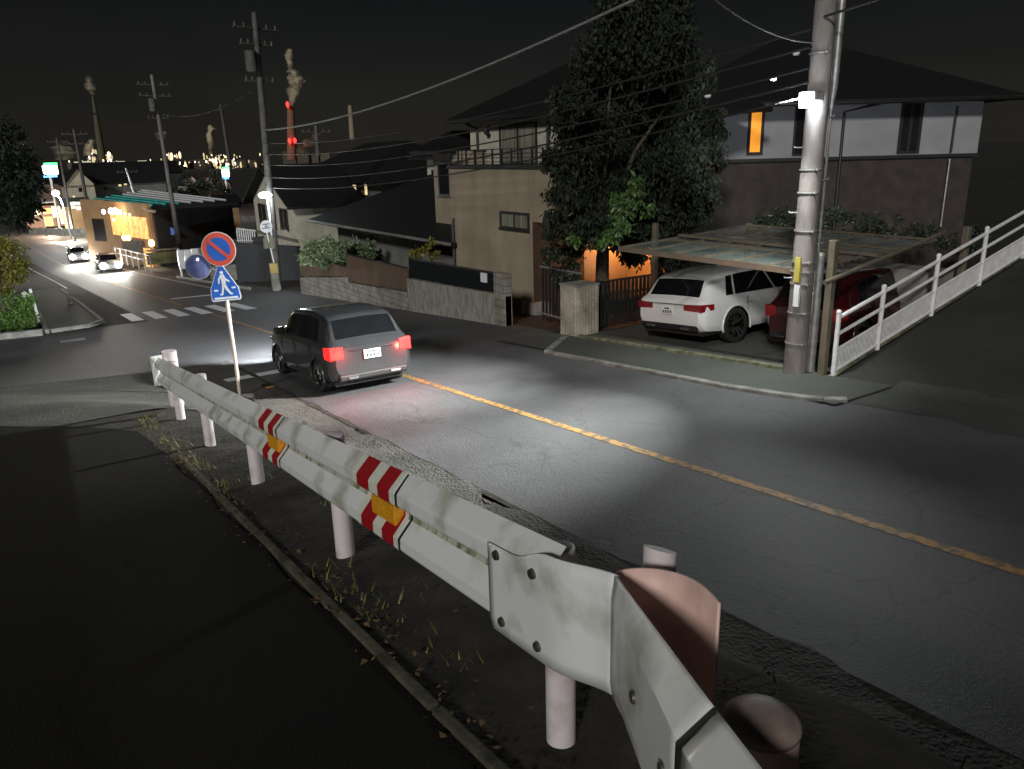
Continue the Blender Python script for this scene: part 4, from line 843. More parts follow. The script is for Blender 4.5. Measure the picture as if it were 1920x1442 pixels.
    for w_ in wx:
        for sgn in (1, -1):
            yo = sgn*hw*.985; yi = sgn*(hw-.23); b = MB(); prof = [(yi, wr*.86), (yi+sgn*.02, wr*.98), ((yi+yo)/2, wr), (yo-sgn*.02, wr*.985), (yo, wr*.90), (yo-sgn*.006, wr*.72), (yo-sgn*.03, wr*.70)]
            V = []; Fs = []; nn = 36
            for (y, r) in prof:
                for k in range(nn): a = 2*PI*k/nn; V.append((w_+r*math.cos(a), y, wr+r*math.sin(a)))
            for i in range(len(prof)-1):
                for k in range(nn): Fs.append((i*nn+k, (i+1)*nn+k, (i+1)*nn+(k+1) % nn, i*nn+(k+1) % nn))
            b.mesh(V, Fs); wh = b.build('wheel', M['tyre'], e, local=True, angle=40)
            b = MB(); yr = yo-sgn*.035
            for k in range(5):
                a = 2*PI*k/5+.3; ca, sa = math.cos(a), math.sin(a); px_, pz_ = -sa, ca
                for d_ in (-.035, .035):
                    b.tube([(w_+ca*wr*.12+px_*d_*.6, yr, wr+sa*wr*.12+pz_*d_*.6), (w_+ca*wr*.70+px_*d_*1.6, yr+sgn*.012, wr+sa*wr*.70+pz_*d_*1.6)], [.022, .016], 6)
            b.tube([(w_, yr-sgn*.02, wr), (w_, yr+sgn*.02, wr)], wr*.17, 14); rim = [(w_+wr*.70*math.cos(2*PI*k/30), yr+sgn*.01, wr+wr*.70*math.sin(2*PI*k/30)) for k in range(31)]; b.tube(rim, .014, 6, cap=False)
            b.build('rim', M['chrome'] if S.get('bright_rim', 1) else M['metal'], wh, local=True, angle=40)
            b = MB(); b.tube([(w_, yr-sgn*.09, wr), (w_, yr-sgn*.08, wr)], wr*.70, 24); b.build('brake_well', M['black'], wh, local=True)
            arch = [(w_+(wr+.05)*math.cos(a), sgn*hw*.992*pch(X, S['wb'], w_), wr+(wr+.05)*math.sin(a)) for a in np.linspace(-.25, PI+.25, 26)]; b = MB(); b.tube(arch, .026, 6); b.build('wheel_arch', M[S.get('arch', paint)], e, local=True, smooth=True)
    # lamps
    for sgn in (1, -1):
        for kind in ('tail_lamp', 'head_lamp'):
            if kind == 'tail_lamp': z0, z1, y0, y1, xb = S['tl']; x_ = -.012; xi = xb; sx_ = 1
            else: z0, z1, y0, y1, xb = S['hl']; x_ = L+.012; xi = L-xb; sx_ = -1
            b = MB(); ya, yb = y0*hw*sgn, y1*hw*sgn; wbx = pch(X, S['wb'], xi)*hw*1.004*sgn
            zi = z0 + (z1-z0)*.15
            V = [(x_, ya, zi), (x_+sx_*.015, yb, z0), (xi, wbx, z0+.03), (x_, ya, z1-.015), (x_+sx_*.015, yb, z1), (xi, wbx, z1-.01), (x_+sx_*.10, ya, zi), (x_+sx_*.10, ya, z1-.015), (xi, wbx*.93, z0+.03), (xi, wbx*.93, z1-.01)]
            fs = [(0, 1, 4, 3), (1, 2, 5, 4), (3, 4, 5, 9, 7), (0, 6, 8, 2, 1), (0, 3, 7, 6), (2, 8, 9, 5)]
            if sgn*sx_ < 0: fs = [f[::-1] for f in fs]
            b.mesh(V, fs); mt_ = M['tail'] if kind == 'tail_lamp' else M['chrome']
            if lit == 'tail' and kind == 'tail_lamp': mt_ = M['tail_lit']
            if lit == 'head' and kind == 'head_lamp': mt_ = M['head_lit']
            b.build(kind, mt_, e, local=True, bevel=.006)
    zp = S['plate']; b = MB(); b.box((-.035, -.165, zp), (-.012, .165, zp+.165)); pl_ = b.build('number_plate', M['plate'], e, local=True, bevel=.004)
    b = MB()
    for k in range(4): y = -.105 + k*.07; b.box((-.038, y-.02, zp+.03), (-.0355, y+.02, zp+.085)); 
    b.box((-.038, -.07, zp+.11), (-.0355, .07, zp+.14)); b.build('plate_characters', M['ink'], pl_, local=True)
    b = MB(); zz = S['trimz']; b.box((-.03, -hw*.50, zz), (-.008, hw*.50, zz+.018)); b.build('tailgate_trim', M['chrome' if S.get('chrome', 1) else paint], e, local=True, bevel=.004)
    b = MB(); z2 = S['zb'][1]; b.box((-.035, -hw*.80, z2-.02), (.22, hw*.80, z2+.10)); b.build('rear_skirt', M['black'], e, local=True, bevel=.03)
    for sgn in (1, -1):
        b = MB(); ya, yb = sorted((sgn*hw*.38, sgn*hw*.62)); b.box((-.055, ya, z2+.005), (.02, yb, z2+.06)); b.build('exhaust_trim', M['chrome'], e, local=True, bevel=.015)
        b = MB(); mx = S['mirror']; ya, yb = sorted((sgn*hw*.93, sgn*(hw+.17))); b.box((mx, ya, S['belt'][4]+.02), (mx+.11, yb, S['belt'][4]+.16)); b.build('door_mirror', M[paint], e, local=True, bevel=.04)
        for hx_ in S['handles']: b = MB(); ya, yb = sorted((sgn*hw*.97, sgn*hw*1.012)); b.box((hx_, ya, S['belt'][4]-.14), (hx_+.20, yb, S['belt'][4]-.115)); b.build('door_handle', M[paint], e, local=True, bevel=.008)
        for dx_ in S['doors']: b = MB(); ya, yb = sorted((sgn*hw*.985, sgn*hw*1.0015)); b.box((dx_, ya, S['zb'][4]+.12), (dx_+.010, yb, S['belt'][4]-.02)); b.build('door_gap', M['black'], e, local=True)
    return e
SUV = dict(L=4.75, W=2.0, H=1.55, x=[0, .06, .16, .42, .62, 1.6, 2.5, 3.45, 4.2, 4.62, 4.75], zb=[.42, .36, .30, .27, .25, .24, .24, .25, .28, .34, .42],
    top=[.88, .95, 1.01, 1.36, 1.44, 1.51, 1.48, 1.05, .98, .88, .74], belt=[.84, .90, .95, .97, .97, .97, .96, .94, .90, .80, .66], wb=[.86, .94, .98, 1, 1, 1, 1, 1, .97, .90, .78],
    wt=[.78, .80, .80, .74, .74, .75, .76, .84, .84, .76, .66], wr=.37, w0=.98, w1=3.82, sg=(.70, 3.35), lean=(.35, .9), pillars=(.98, 2.25), rg=(.17, .41), fg=(2.62, 3.40), tl=(.74, .90, .46, .93, .32), hl=(.62, .78, .5, .9, .45),
    plate=.66, trimz=.875, mirror=2.95, handles=(1.25, 2.2), doors=(1.32, 2.32, 3.2), arch='car_white')
HATCH = dict(L=3.9, W=1.68, H=1.5, x=[0, .06, .15, .40, .62, 1.4, 2.2, 3.0, 3.5, 3.8, 3.9], zb=[.36, .28, .23, .2, .19, .19, .19, .2, .22, .28, .36],
    top=[.86, .93, 1.0, 1.33, 1.41, 1.47, 1.44, 1.0, .92, .82, .7], belt=[.82, .87, .90, .92, .92, .92, .91, .89, .85, .76, .62], wb=[.84, .93, .98, 1, 1, 1, 1, 1, .97, .90, .78],
    wt=[.78, .80, .80, .76, .76, .77, .78, .84, .84, .76, .66], wr=.30, w0=.72, w1=3.2, sg=(.60, 2.95), lean=(.30, .85), pillars=(.95, 1.85), rg=(.16, .40), fg=(2.3, 2.95), tl=(.66, .90, .66, .95, .22), hl=(.58, .74, .5, .9, .4),
    plate=.62, trimz=.80, mirror=2.55, handles=(.95, 1.8), doors=(1.0, 1.9, 2.75), chrome=0)
M['head_lit'] = emat('lit headlamp', (1.0, .98, .92), 160); M['tail_lit'] = emat_noise('lit tail lens', (1.0, .015, .012), 3.2, 16, .25)
tl_ = math.atan(SL)
make_car('parked_suv', 'white SUV parked tail-out under the carport', (11.55, 11.62, zroad(11.5)+.03), (-tl_, 0, 0), SUV, 'car_white')
RC = dict(HATCH); RC.update(arch='car_red', W=1.72)
make_car('parked_hatchback', 'dark red car parked tail-out between the white SUV and the thick pole', (12.35, 8.95, zroad(9.0)+.03), (-tl_, 0, 0), RC, 'car_red')
SC = dict(HATCH); SC.update(arch='car_dark')
YD = 12.9; dep = make_car('departing_car', 'dark grey car driving downhill on the main road with both red tail lamps lit', (5.35, YD, zroad(YD)+.004), (0, tl_, PI/2), SC, 'car_dark', lit='tail')
for sgn in (-1, 1):
    light('departing_headlight', 'SPOT', (5.35+sgn*.6, YD+4.0, zroad(YD+4)+.66), 5200, (.90,.95,1.0), target=(5.2+sgn*.9, YD+20, zroad(YD+20)+.1), size=.06, cone=66, blend=.9)
    light('tail_glow', 'POINT', (5.35+sgn*.6, YD-.10, zroad(YD)+.75), 22, (1.0,.05,.03), size=.05)
OC = dict(HATCH); OC.update(arch='car_silver')
for k, (Y, Xc, lb) in enumerate(((74.0, 7.6, 'oncoming car with glaring white headlights, nearer of the two in the far lane'), (90.0, 6.5, 'oncoming car with glaring white headlights, following behind the first'))):
    o = make_car('oncoming_car', lb, (Xc, Y+3.9, zroad(Y)+.01), (0, 0, -PI/2), OC, 'car_silver', group='oncoming cars', lit='head')
    for sgn in (-1, 1):
        q = Vector((Xc+sgn*.62, Y-.12, zroad(Y)+.68)); b = MB(); b.sphere((3.93, -sgn*.60, .68), .25, 6, (.4, 1, 1)); b.build('headlamp_glare', M['head_lit'], o, local=True, smooth=True)  # oversized glowing sphere imitates the headlamp glare
        light('oncoming_headlight', 'SPOT', q, 8000, (1.0,.97,.84), target=(q.x-.6, Y-9, zroad(Y-9)-.2), size=.08, cone=46, blend=.9)
# ------------------------------------------------------------------ trees and plants
def leaves(blobs, n, size, asp=2.6, droop=.3, shell=.55, seed=1):
    """leaf blades spread through ellipsoid clumps; returns MB"""
    r = np.random.default_rng(seed); vol = np.array([b[1][0]*b[1][1]*b[1][2] for b in blobs])**.8; cnt = (n*vol/vol.sum()).astype(int); Vs = []
    for (c, rad), k in zip(blobs, cnt):
        k = max(k, 6); d_ = r.normal(size=(k, 3)); d_ /= np.linalg.norm(d_, axis=1)[:, None]; rr = (shell + (1-shell)*r.random(k))[:, None]; rr[r.random(k) < .18] *= 1.12
        sub = r.normal(size=(max(4, k//60), 3)); sub /= np.linalg.norm(sub, axis=1)[:, None]; idx = r.integers(0, len(sub), k); d_ = d_*.38 + sub[idx]*.88
        p = np.array(c) + d_*rr*np.array(rad); a = r.normal(size=(k, 3)); a[:, 2] -= droop*2; a /= np.linalg.norm(a, axis=1)[:, None]
        t = np.cross(a, r.normal(size=(k, 3))); t /= np.linalg.norm(t, axis=1)[:, None]; s_ = size*(.6+.8*r.random(k))[:, None]
        Vs.append(np.stack([p, p + a*s_*.5 + t*s_/asp*.5, p + a*s_, p + a*s_*.5 - t*s_/asp*.5], 1).reshape(-1, 3))
    V = np.concatenate(Vs); return V
def leafobj(name, V, mt, parent, o0):
    V = V - np.array(o0); k = len(V)//4; me = bpy.data.meshes.new(name); me.vertices.add(len(V)); me.vertices.foreach_set('co', V.ravel().astype(np.float32))
    me.loops.add(4*k); me.loops.foreach_set('vertex_index', np.arange(4*k, dtype=np.int32)); me.polygons.add(k); me.polygons.foreach_set('loop_start', np.arange(0, 4*k, 4, dtype=np.int32))
    me.update(calc_edges=True); me.materials.append(M[mt]); o = bpy.data.objects.new(name, me); COL.objects.link(o); o.parent = parent; return o
def tree(name, label, base, blobs, n, size, mt, trunk_h, tr=.12, cat='tree', group=None, asp=2.6, droop=.3, seed=1, stems=None, shell=.55, limbs=7):
    e = empty(name, base, label, cat, group); B = Vector(base); b = MB(); top = B + Vector((.1, .05, trunk_h))
    if stems:
        for k in range(stems):
            a = 2*PI*k/stems; b.tube([B + Vector((math.cos(a)*.05, math.sin(a)*.05, -.1)), B + Vector((math.cos(a)*.2, math.sin(a)*.2, trunk_h*.6)), B + Vector((math.cos(a)*.35, math.sin(a)*.35, trunk_h))], [tr, tr*.7, tr*.4], 6)
    else: b.tube([B - Vector((0,0,.2)), B + Vector((.03, .02, trunk_h*.5)), top], [tr*1.25, tr, tr*.7], 12)
    rr = random.Random(seed)
    for c, rad in rr.sample(list(blobs), min(limbs, len(blobs))):
        c = Vector(c); p = B + Vector((0, 0, trunk_h*.7)); mid = p.lerp(c, .5) + Vector((rr.uniform(-.2,.2), rr.uniform(-.2,.2), .15)); b.tube([p, mid, c], [tr*.5, tr*.3, tr*.12], 6)
    b.build('trunk' if not stems else 'stems', M['bark'], e, smooth=True)
    leafobj('crown', leaves(blobs, n, size, asp, droop, shell, seed), mt, e, base); return e
def blobset(px_list, Yc, spread=.8, seed=3):
    """px_list: (px, py, radius in m) placed at distance Yc; jittered in depth"""
    r = random.Random(seed); out = []
    for (x, y, rad) in px_list:
        Y = Yc + r.uniform(-spread, spread); p = atY(x, y, Y); out.append(((p.x, p.y, p.z), (rad, rad, rad*.85)))
    return out
big = [(1100,250,.85),(1180,180,.9),(1250,230,.9),(1320,220,.45),(1130,340,.85),(1200,330,.9),(1270,320,.8),(1325,285,.50), (1345,240,.35), (1350,215,.25), (1340,300,.35),(1090,420,.6),(1160,420,.7),(1230,420,.75),(1290,400,.65),
       (1150,100,.85),(1230,90,.9),(1290,140,.7),(1180,20,.8),(1250,20,.7),(1075,320,.55),(1070,190,.5),(1110,130,.6),(1320,360,.4),(1190,470,.45),(1250,470,.45),(1060,370,.45),(1045,300,.4),(1040,410,.35),(1300,460,.4)]
tb = atY(1180, 600, 14.8); tb = Vector((13.0, 15.6, zroad(15.6)))
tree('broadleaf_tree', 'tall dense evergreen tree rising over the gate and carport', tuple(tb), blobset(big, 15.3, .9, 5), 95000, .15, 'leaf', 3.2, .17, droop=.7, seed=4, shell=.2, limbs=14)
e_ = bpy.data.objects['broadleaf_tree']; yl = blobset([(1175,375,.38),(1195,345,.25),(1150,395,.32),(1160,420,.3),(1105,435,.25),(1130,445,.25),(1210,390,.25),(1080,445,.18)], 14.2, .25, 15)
leafobj('lamplit_foliage', leaves(yl, 2600, .16, 2.6, .8, .3, 44), 'leaf_lamplit', e_, tuple(tb))  # lighter leaf clusters imitate the lamplit part of the crown
sm = [(1040,450,.35),(1065,480,.36),(1075,505,.26),(1060,520,.33),(1025,480,.28),(1080,460,.3)]
tree('garden_shrub', 'dim twiggy shrub above the barred gate and letter box', tuple(Vector((12.35, 16.4, zroad(16.4)))), blobset(sm, 15.9, .3, 6), 3500, .09, 'leaf_dark', 1.0, .04, 'shrub', seed=6)
bu = [(590,470,.55),(625,465,.6),(660,470,.6),(690,470,.45),(610,485,.5),(650,490,.5),(580,480,.4),(700,480,.4)]
tree('variegated_bush', 'pale green leafy bush spilling over the brown panel fence', (12.2, 30.5, zroad(30.5)), blobset(bu, 31.0, .8, 7), 6500, .17, 'leaf_pale', .9, .05, 'bush', seed=7, stems=4, shell=.4)
ye = [(790,470,.22),(805,455,.16),(812,480,.16),(775,478,.16)]
tree('yellow_shrub', 'small yellow-leaved shrub above the dark mesh fence', (12.2, 23.6, zroad(23.6)), blobset(ye, 23.3, .3, 8), 350, .16, 'leaf_yellow', .8, .025, 'shrub', seed=8, stems=3)
dk = [(20,300,1.3),(5,360,1.5),(40,350,1.1),(10,250,1.0),(25,400,1.1),(-20,320,1.5),(55,385,.7),(60,330,.6)]
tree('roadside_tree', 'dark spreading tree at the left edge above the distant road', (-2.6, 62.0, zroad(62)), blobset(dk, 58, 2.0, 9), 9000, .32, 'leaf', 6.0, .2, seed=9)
lb = [(10,470,.8),(0,510,.9),(25,500,.6),(20,535,.5),(-25,480,1.0)]
tree('roadside_bush', 'tall tawny-green bush above the hedge at the left edge', (-1.5, 41.0, zroad(41)), blobset(lb, 40, .8, 10), 4500, .16, 'leaf_yellow', 1.6, .06, 'bush', seed=10, stems=4)
hd = [(20,580,.62),(45,590,.5),(-10,585,.7),(30,605,.45),(52,603,.33),(5,608,.5),(-30,600,.6),(45,565,.4)]
tree('round_hedge', 'bright green clipped hedge behind the pale island kerb', (-.4, 33.6, zroad(33.6)), blobset(hd, 33.4, .5, 11), 9000, .075, 'hedge', .5, .04, 'hedge', asp=1.6, seed=11, stems=5, shell=.75)
sh = [(1420+30*k, 430 - (8 if k % 3 else 0) + (k*2 if k > 9 else 0), .55) for k in range(15)]
tree('garden_hedge', 'dark low hedge under the brown wall of the corner house', (19.0, 12.5, -.9), blobset(sh, 13.5, .6, 12), 5000, .12, 'leaf_dark', 1.0, .05, 'hedge', seed=12, stems=6)
for k, (x, y, Y, r_, lb_) in enumerate(((395,345,140,2.2,'dark round tree between the pink gabled houses and the lamp pole'), (350,355,120,1.6,'small dark tree left of the pink gabled houses'), (1150,30,26,0,''))):
    if r_: p = atY(x, y, Y); tree('distant_tree', lb_, (p.x, p.y, zroad(Y)), [((p.x, p.y, p.z), (r_, r_, r_)), ((p.x+r_, p.y, p.z-.5), (r_*.7, r_*.7, r_*.7)), ((p.x-r_*.8, p.y, p.z-.6), (r_*.7,)*3)], 1200, .5, 'leaf_dark', 3.0, .2, seed=20+k)
# weeds and litter along the side road and under the rail
V = []; r = np.random.default_rng(5)
for k in range(1700):
    Y = r.uniform(.3, 10); X = (1.0 + abs(r.normal())*.10) if k < 700 else r.uniform(1.1, 3.4)
    if mnoise.noise((X*1.5, Y*1.5, 9)) < (-.1 if k < 700 else .12): continue
    z = ground(X, Y) + soilbump(X, Y); h_ = r.uniform(.015, .06); a = r.uniform(0, 2*PI); dx, dy = math.cos(a), math.sin(a); w_ = .004
    V += [(X-dy*w_, Y+dx*w_, z), (X+dy*w_, Y-dx*w_, z), (X+dx*h_*.7+dy*w_*.3, Y+dy*h_*.7, z+h_), (X+dx*h_*.7, Y+dy*h_*.7, z+h_)]
o = leafobj('weeds', np.array(V), 'leaf_yellow', None, (0, 0, 0)); tag(o, 'sparse weeds growing in the dark soil under the guardrail', 'weeds', kind='stuff')
V = []
for k in range(520):
    Y = r.uniform(.3, 9.5); X = 1.0 + r.normal()*.07 if k < 330 else r.uniform(1.0, 3.6)
    z = ground(X, Y) + soilbump(X, Y) + .015; a = r.uniform(0, 2*PI); s_ = r.uniform(.008, .022); dx, dy = math.cos(a)*s_, math.sin(a)*s_; t = r.uniform(-.4, .9)*s_
    V += [(X-dx, Y-dy, z), (X+dy*.5, Y-dx*.5, z+t), (X+dx, Y+dy, z+.004), (X-dy*.5, Y+dx*.5, z+t*.5)]
o = leafobj('leaf_litter', np.array(V), 'leaf_brown', None, (0, 0, 0)); tag(o, 'scattered dead leaves along the edge of the side road', 'dead leaves', kind='stuff')
# ------------------------------------------------------------------ the town below and the factories on the horizon
def quadbox(b, x0, y0, x1, y1, Y, dep=3, mi=0):
    p = atY(x0, y1, Y); q = atY(x1, y0, Y); b.box((p.x, Y, p.z), (q.x, Y+dep, q.z), mi)
def part_q(name, par, x0, y0, x1, y1, Y, dep, mt, bevel=0):
    b = MB(); quadbox(b, x0, y0, x1, y1, Y, dep); return b.build(name, M[mt] if isinstance(mt, str) else mt, par, bevel=bevel)
def smallhouse(name, label, x0, yt, x1, yb, Y, wall, dep=8, ridge='y', rh=None, wins=(), lit='lit_yellow', cat='house', group=None):
    p = atY(x0, yb, Y); q = atY(x1, yt, Y); zb = min(p.z, ground(p.x, Y)); e = empty(name, (p.x, Y, zb), label, cat, group)
    b = MB(); b.box((p.x, Y, zb), (q.x, Y+dep, q.z)); b.build('wall', M[wall], e)
    wdt = q.x-p.x; rh = rh or wdt*.28; ov = .5; z = q.z; b = MB()
    if ridge == 'y':
        xm = (p.x+q.x)/2; b.mesh([(p.x-ov, Y-ov, z-.15), (q.x+ov, Y-ov, z-.15), (xm, Y-ov, z+rh), (p.x-ov, Y+dep+ov, z-.15), (q.x+ov, Y+dep+ov, z-.15), (xm, Y+dep+ov, z+rh)], [(0, 3, 5, 2), (1, 2, 5, 4), (0, 1, 4, 3)])
        g_ = MB(); g_.mesh([(p.x, Y, z), (q.x, Y, z), (xm, Y, z+rh-.15)], [(0, 1, 2)]); g_.build('gable_wall', M[wall], e)
    else: b.mesh([(p.x-ov, Y-ov, z-.1), (q.x+ov, Y-ov, z-.1), (q.x+ov, Y+dep+ov, z-.1), (p.x-ov, Y+dep+ov, z-.1), (p.x-ov, Y+dep/2, z+rh), (q.x+ov, Y+dep/2, z+rh)], [(0, 1, 5, 4), (2, 3, 4, 5), (0, 4, 3), (1, 2, 5), (0, 3, 2, 1)])
    b.build('roof', M['roof'], e)
    for (a, c, d, f_, l_) in wins:
        w_ = part_q('window', e, a, c, d, f_, Y-.08, .06, 'frame'); part_q('pane', w_, a+.6, c+.6, d-.6, f_-.6, Y-.12, .03, (lit if l_ else 'glass'))
    return e
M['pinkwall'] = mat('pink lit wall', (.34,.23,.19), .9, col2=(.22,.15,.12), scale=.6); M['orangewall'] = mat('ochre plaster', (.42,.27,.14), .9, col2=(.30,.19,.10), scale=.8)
M['darkwall'] = mat('charcoal cladding', (.035,.038,.042), .8, var=.25, scale=.7, stretch=(1,1,.2)); M['teal'] = mat('teal metal ridge', (.08,.55,.50), .4, var=.3, scale=.8)
M['olive'] = mat('mossy garden wall', (.18,.17,.08), .9, var=.4, scale=1.5)
# restaurant
Y = 88
p = atY(168, 462, Y); e = empty('restaurant', (p.x, Y, p.z), 'orange-lit restaurant with warm windows and a dark wing under solar roof slats', 'restaurant')
b = MB()
def zpt(x, y, Yc): return atY(x, y, Yc)
P = [zpt(168, 462, 90), zpt(212, 462, 86), zpt(292, 470, 76), zpt(292, 392, 76), zpt(212, 378, 86), zpt(168, 385, 90)]
def slab(p0, p1, z0, z1, th=.3): m_ = MB(); m_.wallseg((p0.x, p0.y), (p1.x, p1.y), th, z0, z0, z1, z1); return m_
zb = -7.2; slab(P[0], P[1], zb, P[4].z+.2).build('front_wall', M['orangewall'], e); slab(P[1], P[2], zb, P[3].z+.5).build('side_wall', M['orangewall'], e)
Q0 = P[2]; Q1 = zpt(440, 440, 80); slab(Q0 + Vector((.2, 0, 0)), Q1, zb-.5, zpt(440, 384, 80).z+.2).build('dark_wing', M['darkwall'], e)
for k in range(8):      # warm window row
    a = P[1].lerp(P[2], .12+k*.105); c = P[1].lerp(P[2], .12+k*.105+.085); m_ = MB(); m_.wallseg((a.x-.2, a.y-.2), (c.x-.2, c.y-.2), .06, -3.6, -3.6, -1.7, -1.7); m_.build('window', M['warm'], e)
for k in range(3):
    a = P[1].lerp(P[2], .82+k*.055); c = P[1].lerp(P[2], .82+k*.055+.035); m_ = MB(); m_.wallseg((a.x-.35, a.y-.3), (c.x-.35, c.y-.3), .06, -6.4, -6.4, -4.4, -4.4); m_.build('curtained_opening', M['warm'], e)
a = P[1].lerp(P[2], .35); c = P[1].lerp(P[2], .8); m_ = MB(); m_.wallseg((a.x-.3, a.y-.3), (c.x-.3, c.y-.3), .3, -4.9, -4.9, -3.8, -3.8); m_.build('awning', M['greywall'], e)
m_ = MB(); a = P[0].lerp(P[1], .3); c = P[0].lerp(P[1], .8); m_.wallseg((a.x, a.y-.3), (c.x, c.y-.3), .08, -4.4, -4.4, -2.2, -2.2); w_ = m_.build('window', M['frame'], e)
b = MB(); r0, r1, r2, r3 = zpt(165, 378, 92), zpt(292, 394, 74), zpt(452, 384, 78), zpt(260, 360, 104)
b.mesh([tuple(v) for v in (r0, r1, r2, r3)] + [tuple(v - Vector((0, 0, .25))) for v in (r0, r1, r2, r3)], [(0, 1, 2, 3), (7, 6, 5, 4), (0, 4, 5, 1), (1, 5, 6, 2), (2, 6, 7, 3), (3, 7, 4, 0)]); b.build('roof', M['frame'], e)
for k in range(7):
    t = .03+k*.15; a = r0.lerp(r3, t); c = r1.lerp(r2, t); a, c = a.lerp(c, .08 + .05*(k % 2)), a.lerp(c, .92); m_ = MB(); m_.tube([a + Vector((0, 0, .35)), c + Vector((0, 0, .35))], .10, 4); m_.build('roof_slat', M['teal' if k < 3 else 'sign_white'], e)
for (x, y, s_) in ((194, 397, .16), (208, 396, .22), (216, 396, .24), (224, 398, .18), (234, 401, .13), (243, 403, .10), (213, 412, .08), (233, 446, .20), (241, 446, .2), (284, 456, .26)):
    q = atY(x, y, 74 if x > 225 else 81); m_ = MB(); m_.sphere(tuple(q), s_, 6, (1, 1, 1.3)); m_.build('spotlight', emat('eave lamp', (1.0, .93, .78), 14) if x < 230 else emat('lantern', (1.0, .62, .2), 5), e, smooth=True)
light('restaurant_light', 'POINT', atY(205, 405, 82), 170, (1.0,.55,.22), size=.3); light('restaurant_light', 'POINT', atY(262, 440, 72), 150, (1.0,.5,.18), size=.3)
q = atY(315, 412, 77); b = MB(); b.plate([(-.45, -1.0), (.45, -1.0), (.45, 1.0), (-.45, 1.0)], (q, exx, ezz), .1); sg_ = b.build('wall_sign', M['sign_white'], e, bevel=.02)
b = MB()
for k in range(3):
    for pl_ in ([(-.2, .0), (.2, .0), (.2, .07), (-.2, .07)], [(-.05, -.2), (.05, -.2), (.05, .2), (-.05, .2)], [(-.2, -.2), (-.12, -.2), (-.12, .12), (-.2, .12)]): b.plate([(x, y+.55-k*.55) for x, y in pl_], (q + nr*.01, exx, ezz), .01)
b.build('lettering', M['frame'], sg_)
q = atY(321, 434, 76.5); b = MB(); disc(b, (q, exx, ezz), (0, 0), .34, .08, 24); b.build('round_sign', M['sign_blue'], e)
e = empty('garden_wall', (atY(300, 490, 70).x, 70, ground(12, 70)), 'low olive garden wall below the restaurant', 'wall')
part_q('wall_body', e, 278, 470, 340, 497, 70, .3, 'olive')
part_q('coping', e, 276, 467, 342, 470, 69.9, .5, 'concrete')
# white pipe railing
e = empty('pipe_railing', tuple(atY(222, 490, 72)), 'white pipe railing on the pavement in front of the restaurant', 'railing'); A0, A1 = atY(219, 488, 76), atY(284, 506, 66)
for k in range(7):
    q = A0.lerp(A1, k/6); b = MB(); b.tube([q - Vector((0, 0, .2)), q + Vector((0, 0, 1.15))], .06, 8); b.build('post', M['steel_white'], e, angle=40)
for hh in (1.1, .65): b = MB(); b.tube([A0 + Vector((0, 0, hh)), A1 + Vector((0, 0, hh))], .05, 8); b.build('rail', M['steel_white'], e, angle=40)
# stepped white board fence, beige walls, driveway wall
e = empty('stepped_fence', tuple(atY(340, 520, 58)), 'pale green-white stepped board fence behind the convex mirror', 'fence')
for k in range(4): part_q('board', e, 337+k*14, 468-k*1.5+(k % 2)*1.0, 351+k*14-.5, 505+k*3, 58-k*1.5, .15, 'sign_white' if k < 3 else 'curtain')
b = MB(); q = atY(342, 520, 58.3); b.box((q.x-.08, 58.2, q.z), (q.x+.02, 58.3, atY(340, 466, 58.3).z)); b.build('fence_post', M['steel_white'], e)
e = empty('driveway_wall', tuple(atY(400, 522, 50)), 'low pale concrete wall along the driveway behind the sign', 'wall')
b = MB(); a = atY(398, 522, 52); c = atY(512, 508, 47); b.wallseg((a.x, a.y), (c.x, c.y), .2, a.z-.5, c.z-.5, a.z+.75, c.z+.6); b.build('wall_body', M['concrete'], e, bevel=.01)
b = MB(); b.wallseg((a.x, a.y+1.2), (c.x, c.y+1.2), .1, a.z, c.z, a.z+2.2, c.z+2.0); b.build('dark_screen', M['darkwall'], e)
e = empty('terrace_railing', tuple(atY(445, 455, 49)), 'white barred terrace railing below the gabled house', 'railing'); b = MB()
for k in range(9): q = atY(446+k*4, 452-k*.2, 49); b.box((q.x, 49, q.z-.2), (q.x+.05, 49.05, atY(446, 428+k*.6, 49).z))
for yy in (428, 452): q0 = atY(444, yy, 49); q1 = atY(480, yy+5*(yy < 440), 49); b.tube([q0, q1], .035, 6)
b.build('bars', M['steel_white'], e)
b = MB(); a = atY(440, 455, 47.5); c = atY(560, 462, 44); b.wallseg((a.x, a.y), (c.x, c.y), .3, a.z-2.4, c.z-2.2, a.z, c.z); tag(b.build('terrace_wall', M['darkwall']), 'dark terrace wall under the white barred railing', 'wall')
# shop row by the crossing
Y = 138; p = atY(50, 450, Y); e = empty('shop', (p.x, Y, -6.6), 'brightly lit roadside shop with red and warm windows beyond the crossing', 'shop')
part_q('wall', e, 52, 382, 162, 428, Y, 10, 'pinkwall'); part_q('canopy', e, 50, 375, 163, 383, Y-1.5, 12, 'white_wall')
for (a, c, d, f_, mt_) in ((60, 388, 72, 405, 'shop'), (76, 390, 96, 402, 'warm'), (100, 386, 112, 408, 'shop'), (115, 392, 130, 420, 'shop'), (133, 398, 139, 420, 'redwin'), (141, 397, 152, 418, 'warm'), (84, 406, 98, 424, 'warm'), (153, 384, 161, 412, 'frame')):
    if mt_ == 'redwin': M.setdefault('redwin', emat_noise('red shop light', (1.0,.10,.10), .8, 2, .3))
    part_q('shop_window', e, a, c, d, f_, Y-.1, .08, mt_)
light('shop_light', 'POINT', atY(90, 418, 131), 2600, (1.0,.72,.5), size=.8); light('shop_light', 'POINT', atY(120, 425, 118), 3800, (1.0,.93,.78), size=.8)
